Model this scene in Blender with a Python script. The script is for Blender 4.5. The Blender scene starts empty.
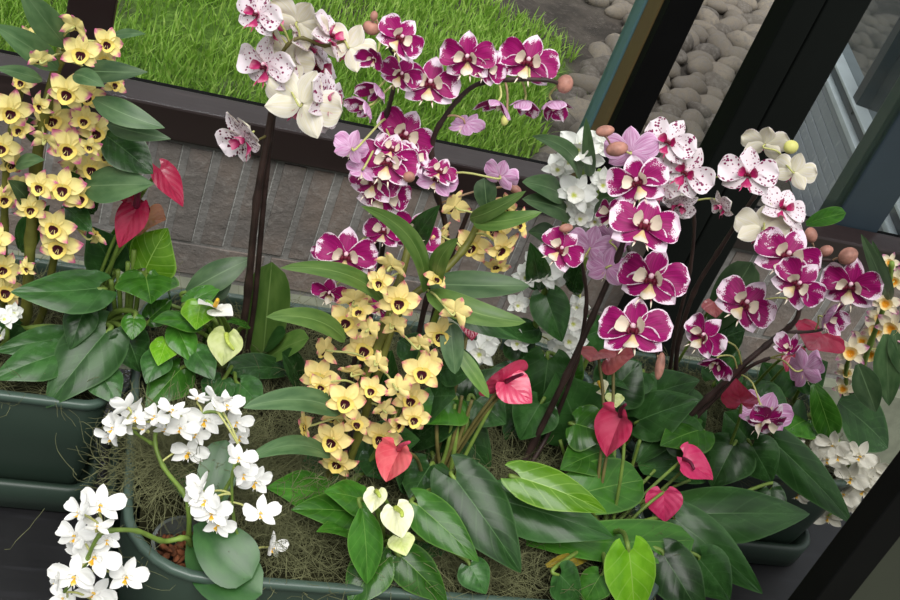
import bpy, math, random
from mathutils import Vector, Matrix
R = random.Random(7)
SC = bpy.context.scene
COL = SC.collection
PI = math.pi

# ------------------------------------------------------------------ camera
F, CX, CY = 1200.0, 450.0, 300.0
CAM = Vector((0, 0, 1.58))
_n = Vector((-224 - CX, 1948 - CY, F)).normalized()          # straight down, in camera axes (right, down, forward)
_x = Vector((4000 - CX, 870 - CY, F)); _x = (_x - _n * _x.dot(_n)).normalized()
_z = -_n
_y = _z.cross(_x)
AX = (_x, _y, _z)
def cam2w(v): return Vector((v.dot(_x), v.dot(_y), v.dot(_z)))
RIGHT, DOWN, FWD = cam2w(Vector((1, 0, 0))), cam2w(Vector((0, 1, 0))), cam2w(Vector((0, 0, 1)))
UP = -DOWN
def ray(px, py): return cam2w(Vector((px - CX, py - CY, F)))
def atY(px, py, y): d = ray(px, py); return CAM + d * (y / d.y)
def atZ(px, py, z): d = ray(px, py); return CAM + d * ((z - CAM.z) / d.z)
def proj(p):
    d = p - CAM
    v = (d.dot(RIGHT), d.dot(DOWN), d.dot(FWD))
    return CX + F * v[0] / v[2], CY + F * v[1] / v[2], v[2]
def P(px, py, y, zmin=0.69):
    p = atY(px, py, y)
    if zmin is not None and p.z < zmin: p = atZ(px, py, zmin)
    return p
def pxm(p): return (p - CAM).dot(FWD) / F                    # metres per pixel at p

cd = bpy.data.cameras.new('camera'); co = bpy.data.objects.new('camera', cd); COL.objects.link(co)
cd.sensor_width = 36; cd.lens = F * 36 / 900; cd.clip_start = 0.02
co.matrix_world = Matrix(((RIGHT.x, UP.x, -FWD.x, 0), (RIGHT.y, UP.y, -FWD.y, 0), (RIGHT.z, UP.z, -FWD.z, CAM.z), (0, 0, 0, 1)))
SC.camera = co

# ------------------------------------------------------------------ materials
def srgb(r, g, b):
    f = lambda c: (c / 255 / 12.92) if c / 255 <= .04045 else ((c / 255 + .055) / 1.055) ** 2.4
    return (f(r), f(g), f(b), 1)
class NT:
    def __init__(s, name):
        s.m = bpy.data.materials.new(name); s.m.use_nodes = True
        s.t = s.m.node_tree; s.t.nodes.clear()
        s.out = s.n('ShaderNodeOutputMaterial')
    def n(s, typ, ins=None, **kw):
        nd = s.t.nodes.new(typ)
        for k, v in kw.items(): setattr(nd, k, v)
        for k, v in (ins or {}).items(): s.set(nd, k, v)
        return nd
    def set(s, nd, k, v):
        if isinstance(v, bpy.types.NodeSocket): s.t.links.new(v, nd.inputs[k])
        else: nd.inputs[k].default_value = v
    def math(s, op, a, b=0.0, c=None, clamp=False):
        nd = s.n('ShaderNodeMath', {0: a, 1: b}, operation=op, use_clamp=clamp)
        if c is not None: s.set(nd, 2, c)
        return nd.outputs[0]
    def mix(s, f, a, b):
        nd = s.n('ShaderNodeMix', data_type='RGBA')
        s.set(nd, 0, f); s.set(nd, 6, a); s.set(nd, 7, b)
        return nd.outputs[2]
    def step(s, v, lo, hi):
        return s.n('ShaderNodeMapRange', {0: v, 1: lo, 2: hi, 3: 0.0, 4: 1.0}, interpolation_type='SMOOTHSTEP').outputs[0]
    def noise(s, vec, scale, detail=2.0, w=None, rough=.5):
        nd = s.n('ShaderNodeTexNoise', {'Scale': scale, 'Detail': detail, 'Roughness': rough})
        if w is not None: nd.noise_dimensions = '4D'; s.set(nd, 'W', w)
        if vec is not None: s.set(nd, 'Vector', vec)
        return nd.outputs[0]
    def scalevec(s, vec, sc):
        return s.n('ShaderNodeMapping', {'Vector': vec, 'Scale': sc}).outputs[0]
    def uv(s):
        u = s.n('ShaderNodeUVMap').outputs[0]
        x = s.n('ShaderNodeSeparateXYZ', {0: u})
        return u, x.outputs[0], s.math('ABSOLUTE', s.math('MULTIPLY_ADD', x.outputs[1], 2.0, -1.0))
    def rnd(s): return s.math('MULTIPLY', s.n('ShaderNodeObjectInfo').outputs['Random'], 37.0)
    def done(s, color, rough=.5, spec=.5, trans=0.0, bump=None, bstr=.3, bdist=.002, **kw):
        b = s.n('ShaderNodeBsdfPrincipled', {'Base Color': color, 'Roughness': rough, 'Specular IOR Level': spec})
        for k, v in kw.items(): s.set(b, k, v)
        if bump is not None:
            bn = s.n('ShaderNodeBump', {'Height': bump, 'Strength': bstr, 'Distance': bdist})
            s.set(b, 'Normal', bn.outputs[0])
        sh = b.outputs[0]
        if trans:
            t = s.n('ShaderNodeBsdfTranslucent', {'Color': color})
            mx = s.n('ShaderNodeMixShader', {0: trans, 1: sh, 2: t.outputs[0]}); sh = mx.outputs[0]
        s.t.links.new(sh, s.out.inputs[0])
        return s.m
def plain(name, c, rough=.5, spec=.5, var=.15, scale=30.0, trans=0.0, bump=0.0, **kw):
    t = NT(name); co_ = t.n('ShaderNodeTexCoord').outputs['Object']
    nz = t.noise(co_, scale, 4.0)
    d = tuple(x * (1 - var) for x in c[:3]) + (1,); l = tuple(min(1, x * (1 + var)) for x in c[:3]) + (1,)
    return t.done(t.mix(t.step(nz, .3, .7), d, l), rough, spec, trans, nz if bump else None, bump, **kw)

def mat_purple(sep=False):
    t = NT('orchid_sepal_purple' if sep else 'orchid_petal_purple'); u, x, e = t.uv(); w = t.rnd()
    edge = t.math('MAXIMUM', t.math('POWER', x, 3.0), t.math('POWER', e, 5.0))
    n1 = t.noise(u, 2.2, 1.0, w); n2 = t.noise(t.scalevec(u, (1, .8, 1)), 30.0, 2.0, w)
    v = t.math('ADD', t.math('MULTIPLY', edge, .75), t.math('ADD', t.math('MULTIPLY', t.math('SUBTRACT', n1, .5), 2.0 if not sep else 1.4), t.math('MULTIPLY', t.math('SUBTRACT', n2, .5), .9)))
    v = t.math('ADD', v, t.math('MULTIPLY', x, .25 if not sep else .6))
    f = t.step(v, .66, .82)
    vein = t.step(t.noise(t.scalevec(u, (1.2, 26, 1)), 1.0, 1.0, w), .35, .7)
    mg = t.mix(vein, srgb(136, 4, 88), srgb(160, 14, 106))
    return t.done(t.mix(f, mg, srgb(240, 222, 234)), .5, .25, .18)
def mat_back(name, a, b):
    t = NT(name); u, x, e = t.uv(); w = t.rnd()
    vein = t.noise(t.scalevec(u, (1.5, 18, 1)), 1.0, 2.0, w)
    return t.done(t.mix(t.math('MAXIMUM', t.step(vein, .3, .75), t.step(e, .8, 1.0)), a, b), .5, .25, .25)
def mat_speckle(name, base, spot, thr, spread):
    t = NT(name); u, x, e = t.uv(); w = t.rnd()
    vor = t.n('ShaderNodeTexVoronoi', {'Vector': t.scalevec(u, (9, 9, 1)), 'Scale': 1.0, 'W': w}, voronoi_dimensions='4D')
    rr = t.noise(u, 3.0, 1.0, w)
    lim = t.math('MULTIPLY_ADD', rr, spread, thr)
    f = t.math('SUBTRACT', 1.0, t.step(t.math('SUBTRACT', vor.outputs['Distance'], lim), -.06, .04))
    f = t.math('MULTIPLY', f, t.math('SUBTRACT', 1.0, t.step(x, .86, .97)))
    return t.done(t.mix(f, base, spot), .5, .25, .25)
def mat_tipped(name, base, tip, lo, hi):
    t = NT(name); u, x, e = t.uv(); w = t.rnd()
    n1 = t.noise(u, 3.0, 2.0, w)
    f = t.step(t.math('ADD', x, t.math('MULTIPLY', t.math('SUBTRACT', n1, .5), .6)), lo, hi)
    vein = t.math('MULTIPLY', t.step(t.noise(t.scalevec(u, (1, 16, 1)), 1.0, 1.0, w), .4, .8), .35)
    c = t.mix(vein, base, tuple(q * .88 for q in base[:3]) + (1,))
    return t.done(t.mix(f, c, tip), .5, .25, .22)
def mat_throat(name, rim, throat, lo, hi):
    t = NT(name); u, x, e = t.uv(); w = t.rnd()
    n1 = t.noise(u, 14.0, 2.0, w)
    f = t.step(t.math('ADD', x, t.math('MULTIPLY', t.math('SUBTRACT', n1, .5), .22)), lo, hi)
    return t.done(t.mix(f, throat, rim), .6, .2, .12)
def mat_leaf(name, dark, mid, vein, rough=.3, spec=.5, side=9.0, tw=.12, veinw=.035, vs=.35):
    t = NT(name); u, x, e = t.uv(); w = t.rnd()
    nz = t.noise(u, 3.5, 3.0, w)
    c = t.mix(t.step(nz, .3, .7), dark, mid)
    r = t.n('ShaderNodeObjectInfo').outputs['Random']
    hs = t.n('ShaderNodeHueSaturation', {'Value': t.math('MULTIPLY_ADD', r, .75, .6), 'Color': c}); c = hs.outputs[0]
    mid_ = t.math('SUBTRACT', 1.0, t.step(e, 0.0, veinw))
    ph = t.math('FRACT', t.math('MULTIPLY', t.math('SUBTRACT', x, t.math('MULTIPLY', e, .28)), side))
    sv = t.math('SUBTRACT', 1.0, t.step(t.math('ABSOLUTE', t.math('SUBTRACT', ph, .5)), 0.0, .09))
    sv = t.math('MULTIPLY', sv, vs)
    rimf = t.math('MULTIPLY', t.step(e, .9 if side > 2 else .96, 1.0), .45)
    c = t.mix(t.math('MAXIMUM', t.math('MULTIPLY', mid_, .75), t.math('MAXIMUM', sv, rimf)), c, vein)
    bump = t.math('ADD', t.math('MULTIPLY', t.math('ABSOLUTE', t.math('SUBTRACT', ph, .5)), .8), t.math('MULTIPLY', nz, .5))
    return t.done(c, t.math('MULTIPLY_ADD', nz, .2, rough - .1), spec, tw, bump, .3, .0012)
def mat_spathe(name, a, b, rough=.25):
    t = NT(name); u, x, e = t.uv(); w = t.rnd()
    nz = t.noise(u, 3.0, 2.0, w)
    ph = t.math('FRACT', t.math('MULTIPLY', t.math('SUBTRACT', x, t.math('MULTIPLY', e, .45)), 5.0))
    sv = t.math('SUBTRACT', 1.0, t.step(t.math('ABSOLUTE', t.math('SUBTRACT', ph, .5)), .02, .12))
    c = t.mix(t.math('MULTIPLY', sv, .3), t.mix(t.step(nz, .25, .75), a, b), b)
    return t.done(c, rough, .5, .15, t.math('ABSOLUTE', t.math('SUBTRACT', ph, .5)), .4, .0015)

M = {}
M['purple'] = mat_purple(); M['purple_sep'] = mat_purple(True)
M['purple_back'] = mat_back('orchid_petal_reverse_pink', srgb(196, 128, 178), srgb(230, 200, 226))
M['spk'] = mat_speckle('orchid_petal_speckled', srgb(238, 228, 234), srgb(132, 26, 84), .0, .75)
M['spk_heavy'] = mat_speckle('orchid_petal_blotched', srgb(236, 226, 232), srgb(96, 14, 56), .1, .6)
M['spk_back'] = mat_back('orchid_petal_reverse_cream', srgb(232, 226, 196), srgb(242, 238, 230))
M['white'] = mat_back('orchid_petal_white', srgb(240, 240, 236), srgb(247, 247, 244))
M['ivory'] = mat_back('orchid_petal_ivory', srgb(226, 222, 205), srgb(240, 238, 226))
M['dwhite'] = mat_tipped('dendrobium_petal_white', srgb(240, 242, 236), srgb(232, 236, 226), .8, 1.1)
M['dyellow'] = mat_tipped('dendrobium_petal_yellow', srgb(242, 222, 148), srgb(216, 128, 134), .7, 1.0)
M['dyellow2'] = mat_tipped('dendrobium_petal_pale_yellow', srgb(236, 222, 146), srgb(206, 112, 150), .64, .95)
M['dcream'] = mat_tipped('dendrobium_petal_cream', srgb(236, 226, 198), srgb(202, 130, 168), .6, .95)
M['yl'] = mat_throat('dendrobium_lip_yellow', srgb(240, 216, 116), srgb(54, 3, 20), .54, .63)
M['wl'] = mat_throat('dendrobium_lip_white', srgb(242, 242, 234), srgb(196, 204, 90), .1, .5)
M['cl'] = mat_throat('dendrobium_lip_orange', srgb(238, 214, 150), srgb(222, 150, 30), .4, .8)
M['lip_cream'] = mat_tipped('orchid_lip_cream', srgb(236, 206, 150), srgb(242, 232, 214), .3, .75)
M['lip_side'] = mat_tipped('orchid_lip_side_lobe', srgb(110, 14, 46), srgb(242, 230, 208), .22, .42)
M['lip_pink'] = mat_tipped('orchid_lip_magenta', srgb(186, 40, 104), srgb(216, 130, 160), .6, 1.0)
M['lip_yellow'] = mat_tipped('orchid_lip_yellow', srgb(240, 184, 44), srgb(246, 224, 150), .55, .95)
M['lip_white_tip'] = mat_tipped('orchid_callus_yellow', srgb(240, 200, 90), srgb(246, 236, 190), .3, .9)
M['maroon'] = plain('orchid_maroon', srgb(92, 10, 36), .5, .3)
M['column'] = plain('orchid_column_pale', srgb(226, 188, 200), .4, .4, .08)
M['bud_pink'] = plain('orchid_bud_pink', srgb(158, 112, 98), .5, .3, .35, 90.0)
M['bud_green'] = plain('orchid_bud_green', srgb(206, 204, 120), .5, .3, .15, 60.0)
M['stem_dark'] = plain('stem_dark_brown', srgb(52, 38, 34), .55, .35, .35, 50.0)
M['stem_green'] = plain('stem_green', srgb(104, 128, 54), .5, .35, .25, 40.0)
M['stem_olive'] = plain('stem_olive', srgb(98, 100, 42), .5, .3, .3, 40.0)
M['stem_bronze'] = plain('stem_bronze', srgb(98, 92, 50), .5, .3, .3, 40.0)
M['stalk_pale'] = plain('flower_stalk_pale_green', srgb(176, 178, 110), .5, .3, .2, 40.0)
M['stalk_pink'] = plain('flower_stalk_rosy', srgb(170, 140, 112), .5, .3, .2, 40.0)
M['leaf_dark'] = mat_leaf('anthurium_leaf_dark', srgb(34, 64, 28), srgb(52, 90, 42), srgb(84, 118, 72), .26, .24, 6.0, .1, .03, .16)
M['leaf_mid'] = mat_leaf('anthurium_leaf_green', srgb(42, 84, 22), srgb(60, 110, 34), srgb(110, 150, 70), .22, .26, 6.0, .15, .03, .16)
M['leaf_bright'] = mat_leaf('anthurium_leaf_young', srgb(88, 142, 26), srgb(112, 164, 40), srgb(158, 194, 92), .2, .35, 6.0, .2, .035, .3)
M['leaf_grey'] = mat_leaf('dendrobium_leaf', srgb(58, 88, 52), srgb(84, 112, 72), srgb(110, 136, 96), .42, .4, 0.7, .12, .06, .12)
M['leaf_strap'] = mat_leaf('dendrobium_leaf_bright', srgb(74, 108, 44), srgb(98, 130, 60), srgb(124, 150, 84), .4, .4, 0.7, .15, .06, .12)
M['leaf_phal'] = mat_leaf('moth_orchid_leaf', srgb(38, 78, 34), srgb(56, 98, 46), srgb(40, 80, 36), .36, .45, 0.6, .12, .05, .1)
M['leaf_yellow'] = mat_leaf('leaf_yellowed', srgb(150, 130, 30), srgb(176, 156, 50), srgb(190, 170, 80), .4, .4, 6.0, .15)
M['sp_pink'] = mat_spathe('spathe_pink', srgb(196, 40, 84), srgb(218, 84, 116))
M['sp_coral'] = mat_spathe('spathe_coral', srgb(212, 66, 82), srgb(232, 116, 120))
M['sp_red'] = mat_spathe('spathe_red', srgb(134, 16, 50), srgb(168, 40, 72))
M['sp_hot'] = mat_spathe('spathe_hot_pink', srgb(200, 36, 92), srgb(222, 76, 122))
M['sp_dusty'] = mat_spathe('spathe_dusty', srgb(150, 62, 72), srgb(176, 96, 92))
M['sp_brown'] = mat_spathe('spathe_faded', srgb(140, 82, 56), srgb(158, 104, 66))
M['sp_cream'] = mat_spathe('spathe_cream', srgb(226, 228, 176), srgb(240, 240, 212), .35)
M['sp_lime'] = mat_spathe('spathe_lime', srgb(196, 210, 122), srgb(228, 234, 176), .35)
M['sp_white'] = mat_spathe('spathe_white', srgb(240, 240, 230), srgb(246, 246, 240), .4)
M['spadix_dark'] = plain('spadix_maroon', srgb(98, 26, 52), .5, .3, .3, 300.0)
M['spadix_pink'] = plain('spadix_pink', srgb(200, 70, 100), .5, .3, .2, 300.0)
M['spadix_yellow'] = plain('spadix_yellow', srgb(232, 184, 52), .5, .3, .15, 300.0)
M['spadix_green'] = plain('spadix_green', srgb(170, 186, 80), .5, .3, .15, 300.0)
M['planter'] = plain('planter_green_plastic', srgb(40, 54, 45), .42, .4, .08, 6.0)
M['rim'] = plain('planter_rim_green', srgb(62, 80, 70), .35, .5, .08, 6.0)
M['clear_pot'] = plain('nursery_pot_grey', srgb(84, 90, 86), .25, .5, .1, 12.0)
M['bark'] = plain('bark_chips', srgb(98, 58, 36), .8, .2, .6, 70.0, bump=1.0)
M['soil'] = plain('moss_bed', srgb(40, 40, 24), .95, .1, .5, 60.0, bump=1.0)

# ------------------------------------------------------------------ mesh builder
class MB:
    def __init__(s): s.v = []; s.f = []; s.uv = []; s.mi = []; s.mats = []
    def m(s, mat):
        if mat not in s.mats: s.mats.append(mat)
        return s.mats.index(mat)
    def grid(s, pts, uvs, nu, nv, mat):
        b = len(s.v); s.v += [tuple(p) for p in pts]; k = s.m(mat)
        for i in range(nu - 1):
            for j in range(nv - 1):
                q = (i * nv + j, i * nv + j + 1, (i + 1) * nv + j + 1, (i + 1) * nv + j)
                s.f.append(tuple(b + a for a in q)); s.uv.append([uvs[a] for a in q]); s.mi.append(k)
    def tube(s, path, radii, mat, n=8, cap=True):
        N = len(path); b = len(s.v); k = s.m(mat); ref = None
        for i, p in enumerate(path):
            t = (path[min(i + 1, N - 1)] - path[max(i - 1, 0)])
            t = t.normalized() if t.length > 1e-9 else Vector((0, 0, 1))
            if ref is None: ref = t.orthogonal().normalized()
            ref = (ref - t * ref.dot(t)); ref = ref.normalized() if ref.length > 1e-6 else t.orthogonal().normalized()
            bi = t.cross(ref)
            r = radii[i] if hasattr(radii, '__len__') else radii
            for j in range(n):
                a = 2 * PI * j / n
                s.v.append(tuple(p + (ref * math.cos(a) + bi * math.sin(a)) * r))
        for i in range(N - 1):
            for j in range(n):
                j2 = (j + 1) % n
                s.f.append((b + i * n + j, b + i * n + j2, b + (i + 1) * n + j2, b + (i + 1) * n + j))
                s.uv.append([(i / (N - 1), j / n), (i / (N - 1), (j + 1) / n), ((i + 1) / (N - 1), (j + 1) / n), ((i + 1) / (N - 1), j / n)]); s.mi.append(k)
        if cap:
            for off, rev in ((0, True), ((N - 1) * n, False)):
                idx = [b + off + j for j in range(n)]
                if rev: idx.reverse()
                s.f.append(tuple(idx)); s.uv.append([(.5, .5)] * n); s.mi.append(k)
    def ell(s, c, r, mat, nu=8, nv=10, axes=None):
        ex, ey, ez = axes or (Vector((1, 0, 0)), Vector((0, 1, 0)), Vector((0, 0, 1)))
        pts = []; uvs = []
        for i in range(nu + 1):
            th = PI * i / nu
            for j in range(nv + 1):
                a = 2 * PI * j / nv
                pts.append(Vector(c) + ex * (r[0] * math.sin(th) * math.cos(a)) + ey * (r[1] * math.sin(th) * math.sin(a)) + ez * (r[2] * math.cos(th)))
                uvs.append((i / nu, j / nv))
        s.grid(pts, uvs, nu + 1, nv + 1, mat)
    def box(s, lo, hi, mat, bev=0.0):
        x0, y0, z0 = lo; x1, y1, z1 = hi; b = len(s.v); k = s.m(mat)
        s.v += [(x0, y0, z0), (x1, y0, z0), (x1, y1, z0), (x0, y1, z0), (x0, y0, z1), (x1, y0, z1), (x1, y1, z1), (x0, y1, z1)]
        for q in ((0, 3, 2, 1), (4, 5, 6, 7), (0, 1, 5, 4), (1, 2, 6, 5), (2, 3, 7, 6), (3, 0, 4, 7)):
            s.f.append(tuple(b + a for a in q)); s.uv.append([(0, 0), (1, 0), (1, 1), (0, 1)]); s.mi.append(k)
    def mesh(s, name, smooth=True):
        me = bpy.data.meshes.new(name); me.from_pydata(s.v, [], s.f)
        ul = me.uv_layers.new(name='UVMap')
        flat = [c for face in s.uv for q in face for c in q]
        ul.data.foreach_set('uv', flat)
        for m in s.mats: me.materials.append(m)
        me.polygons.foreach_set('material_index', s.mi)
        me.polygons.foreach_set('use_smooth', [smooth] * len(s.f))
        me.update()
        return me
def link(name, me, parent=None, mat4=None):
    o = bpy.data.objects.new(name, me); COL.objects.link(o)
    if parent is not None: o.parent = parent
    if mat4 is not None: o.matrix_local = mat4
    return o
def tag(o, label=None, cat=None, group=None, kind=None):
    if label: o['label'] = label
    if cat: o['category'] = cat
    if group: o['group'] = group
    if kind: o['kind'] = kind
    return o
def cat_rom(pts, per=6):
    out = []
    n = len(pts)
    for i in range(n - 1):
        p0, p1, p2, p3 = pts[max(i - 1, 0)], pts[i], pts[i + 1], pts[min(i + 2, n - 1)]
        for k in range(per):
            t = k / per
            out.append(.5 * ((2 * p1) + (p2 - p0) * t + (2 * p0 - 5 * p1 + 4 * p2 - p3) * t * t + (3 * p1 - p0 - 3 * p2 + p3) * t ** 3))
    out.append(pts[-1].copy())
    return out

# ------------------------------------------------------------------ petals and flowers (unit = flower width)
def prof_round(u): return (max(u, 1e-4) ** .62) * (max(1 - u ** 3.2, 0) ** .52) * 1.28
def prof_oval(u): return (math.sin(PI * min(max(u, 0), 1) ** .85) ** .75) if 0 < u < 1 else 0
def prof_point(u): return (math.sin(PI * min(max(u, 0), 1) ** .75) ** .9) if 0 < u < 1 else 0
def petal(mb, ang, L, hw, prof, mat, z0=0.0, bend=0.0, cup=0.0, ruf=0.0, r0=.02, org=(0, 0), nu=9, nv=7, base=.12, back=None, rnd=None):
    rnd = rnd or R
    a = math.radians(ang); d = Vector((math.cos(a), math.sin(a), 0)); sd = Vector((-math.sin(a), math.cos(a), 0))
    ph = rnd.random() * 6
    pts = []; uvs = []
    for i in range(nu):
        u = i / (nu - 1)
        w = hw * max(prof(u), base * (1 - u) ** 2 + .02)
        for j in range(nv):
            v = -1 + 2 * j / (nv - 1)
            z = z0 + bend * u * u * L + cup * v * v * w * 2 + ruf * hw * math.sin(v * 4 + u * 7 + ph) * u
            p = Vector((org[0], org[1], 0)) + d * (r0 + u * L * (1 - .05 * abs(bend))) + sd * (v * w); p.z = z
            pts.append(p); uvs.append((u, .5 + .5 * v))
    mb.grid(pts, uvs, nu, nv, mat)
    if back is not None:
        mb.grid([p - Vector((0, 0, .012)) for p in pts], uvs, nu, nv, back)

def phal_mesh(name, pm, bm, seed, sep=None, openness=0.0, k=1.0, jit=1.0):
    r = random.Random(seed); mb = MB(); j = lambda s: r.uniform(-s, s) * jit
    sep = sep or pm
    for a in (90 + j(5), 214 + j(6), 326 + j(6)):
        petal(mb, a, .43, .165 * k, prof_oval, sep, 0, -.12 + j(.12) + openness, .12, .06, .02, back=bm, rnd=r)
    for a in (14 + j(6), 166 + j(6)):
        petal(mb, a, .48, .27 * k, prof_round, pm, .014, -.06 + j(.2) + openness, .1 + j(.12), .09, .015, nu=11, nv=9, base=.2, back=bm, rnd=r)
    return mb.mesh(name)
def phal_lip(name, side, mid, spotm, colm, k=1.0):
    mb = MB(); r = random.Random(5)
    for a in (22, 158): petal(mb, a, .125 * k, .085 * k, prof_round, side, .02, 1.0, .5, .05, .03, (0, -.03), 7, 6, rnd=r)
    petal(mb, 270, .155 * k, .085 * k, prof_round, mid, .02, .75, -.35, .05, .03, (0, -.035), 8, 6, rnd=r)
    for a in (252, 288): petal(mb, a, .1 * k, .012, prof_point, side, .1, .5, 0, 0, .15 * k, (0, -.04), 6, 3, rnd=r)
    mb.ell((0, .035, .06), (.026 * k, .03 * k, .045 * k), colm, 6, 8)
    mb.ell((0, -.018, .05), (.036 * k, .026 * k, .042 * k), spotm, 6, 8)
    for s in (-1, 1): mb.ell((s * .036 * k, -.03, .06), (.02 * k, .036 * k, .02 * k), spotm, 5, 6)
    return mb.mesh(name)
def dend_mesh(name, pm, seed, pw=.185, sw=.145, bend=-.05, pm2=None):
    r = random.Random(seed); mb = MB(); j = lambda s: r.uniform(-s, s)
    for a in (90 + j(6), 212 + j(8), 328 + j(8)):
        petal(mb, a, .46 + j(.03), sw, prof_oval, pm2 or pm, 0, bend + j(.35), .25, .22, .02, nu=8, nv=5, rnd=r)
    for a in (24 + j(8), 156 + j(8)):
        petal(mb, a, .46 + j(.03), pw, prof_oval, pm, .012, bend + j(.35), .15, .24, .02, nu=8, nv=5, rnd=r)
    return mb.mesh(name)
def dend_lip(name, m, rad=.19, rim=.1, org=(0, -.07), frill=.02):
    mb = MB(); pts = []; uvs = []; nr, na = 7, 21
    for i in range(nr):
        u = i / (nr - 1)
        for jn in range(na):
            a = 2 * PI * jn / (na - 1)
            rr = rad * u * (1 + .08 * math.sin(3 * a))
            pts.append(Vector((org[0] + rr * math.cos(a), org[1] + rr * math.sin(a) * (.95), .02 + rim * u ** 1.6 + frill * u * math.sin(7 * a))))
            uvs.append((u, jn / (na - 1)))
    mb.grid(pts, uvs, nr, na, m)
    mb.ell((org[0], org[1] + rad * .8, .08), (.028, .02, .03), M['bud_green'], 5, 6)
    return mb.mesh(name)

KIND = {}
KIND['purple'] = ([phal_mesh('moth_orchid_purple', M['purple'], M['purple_back'], s, M['purple_sep']) for s in (1, 2, 3, 4, 5, 6)], phal_lip('moth_orchid_lip', M['lip_side'], M['lip_cream'], M['maroon'], M['column'], 1.45))
KIND['pinkpale'] = ([phal_mesh('moth_orchid_pale_pink', M['purple_back'], M['purple_back'], s, openness=.25) for s in (11, 12)], phal_lip('moth_orchid_lip_pale', M['lip_side'], M['lip_cream'], M['maroon'], M['column'], 1.1))
KIND['half'] = ([phal_mesh('moth_orchid_half_open', M['purple'], M['purple_back'], s, openness=.75) for s in (13, 14)], phal_lip('moth_orchid_lip_half', M['lip_side'], M['lip_cream'], M['maroon'], M['column'], 1.1))
KIND['spk'] = ([phal_mesh('moth_orchid_speckled', M['spk'], M['spk_back'], s) for s in (21, 22, 23)], phal_lip('moth_orchid_lip_magenta', M['lip_pink'], M['lip_pink'], M['maroon'], M['column'], 1.15))
KIND['spkh'] = ([phal_mesh('moth_orchid_blotched', M['spk_heavy'], M['spk_back'], s, openness=.2) for s in (25, 26)], KIND['spk'][1])
KIND['mini'] = ([phal_mesh('mini_orchid_white', M['white'], M['white'], s, openness=.22, k=.76, jit=1.8) for s in (31, 32, 33, 36)], phal_lip('mini_orchid_lip', M['white'], M['lip_yellow'], M['lip_white_tip'], M['white'], .8))
KIND['mini2'] = ([phal_mesh('mini_orchid_ivory', M['ivory'], M['ivory'], s, openness=.28, k=.8, jit=1.8) for s in (34, 35, 37)], phal_lip('mini_orchid_lip_ivory', M['ivory'], M['lip_yellow'], M['lip_white_tip'], M['ivory'], .75))
KIND['dy'] = ([dend_mesh('dendrobium_yellow', M['dyellow'], s) for s in (41, 42, 43)], dend_lip('dendrobium_lip', M['yl']))
KIND['dyp'] = ([dend_mesh('dendrobium_pink_tipped', M['dyellow2'], s) for s in (44, 45, 46)], KIND['dy'][1])
KIND['dw'] = ([dend_mesh('dendrobium_white', M['dwhite'], s, .2, .13, .1) for s in (51, 52, 53)], dend_lip('dendrobium_lip_white', M['wl'], .2, .16, frill=.05))
KIND['dc'] = ([dend_mesh('dendrobium_cream', M['dcream'], s, .15, .11, .05) for s in (54, 55)], dend_lip('dendrobium_lip_orange', M['cl'], .19, .14))

# ------------------------------------------------------------------ leaves
def w_cord(u):
    s = (u + .2) / 1.2
    return (max(s, 0) ** .48) * (max(1 - s, 0) ** .84) * (1 - .3 * max(0, (s - .5) / .5)) / .44
def blade(mb, B, T, w, nrm, mat, shape, bow=.12, side=0.0, fold=.25, curl=0.0, wave=.05, rnd=None):
    rnd = rnd or R
    ax = T - B; L = ax.length; t0 = ax.normalized()
    n0 = (nrm - t0 * nrm.dot(t0)).normalized(); s0 = t0.cross(n0)
    Mid = (B + T) / 2 + n0 * bow * L + s0 * side * L
    C = lambda u: B * (1 - u) ** 2 + Mid * (2 * u * (1 - u)) + T * u * u
    D = lambda u: ((Mid - B) * (2 * (1 - u)) + (T - Mid) * (2 * u))
    hw = w / 2; ph = rnd.random() * 6
    def fr(u):
        uu = min(max(u, 0), 1); t = D(uu).normalized()
        n = (n0 - t * n0.dot(t)).normalized()
        c = C(uu) if u >= 0 else B + t * (u * L)
        return c, t, n, t.cross(n)
    def pos(u, off, v):
        c, t, n, s = fr(u)
        a = abs(v)
        h = fold * a * hw * .8 - fold * .5 * a * a * hw + curl * a * a * hw + wave * hw * math.sin(5 * u + ph + (2 if v > 0 else 0)) * a
        if shape == 'cordate' and u < 0: h += fold * hw * .3
        return c + s * off + n * h
    if shape == 'cordate':
        for sg in (-1, 1):
            pts = []; uvs = []; us = [-.2, -.185, -.15, -.1, -.05, 0, .06, .14, .24, .36, .48, .6, .72, .82, .9, .96, 1.0]; nv = 6
            for u in us:
                if u < 0:
                    k = (u + .2) / .2
                    g = .3 * (1 - k) ** .6
                    o = .3 + (w_cord(0) - .3) * k ** .5
                else: g, o = 0.0, w_cord(u)
                for j in range(nv):
                    q = g + (o - g) * j / (nv - 1)
                    pts.append(pos(u, sg * q * hw, sg * q)); uvs.append((max(0, (u + .2) / 1.2), .5 + .5 * sg * (j / (nv - 1) if u >= 0 else max(q, .15))))
            mb.grid(pts, uvs, len(us), nv, mat)
    else:
        pf = {'strap': lambda u: (math.sin(PI * u ** .7) ** .6 if 0 < u < 1 else 0),
              'phal': lambda u: (max(u, 0) ** .5) * (max(1 - u ** 3, 0) ** .5) * 1.22,
              'lance': lambda u: (math.sin(PI * u ** .8) ** .85 if 0 < u < 1 else 0)}[shape]
        nu, nv = 15, 7; pts = []; uvs = []
        for i in range(nu):
            u = i / (nu - 1); wv = max(pf(u), .22 * (1 - u) ** 3, .01)
            for j in range(nv):
                v = -1 + 2 * j / (nv - 1)
                pts.append(pos(u, v * wv * hw, v * wv)); uvs.append((u, .5 + .5 * v))
        mb.grid(pts, uvs, nu, nv, mat)

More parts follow.
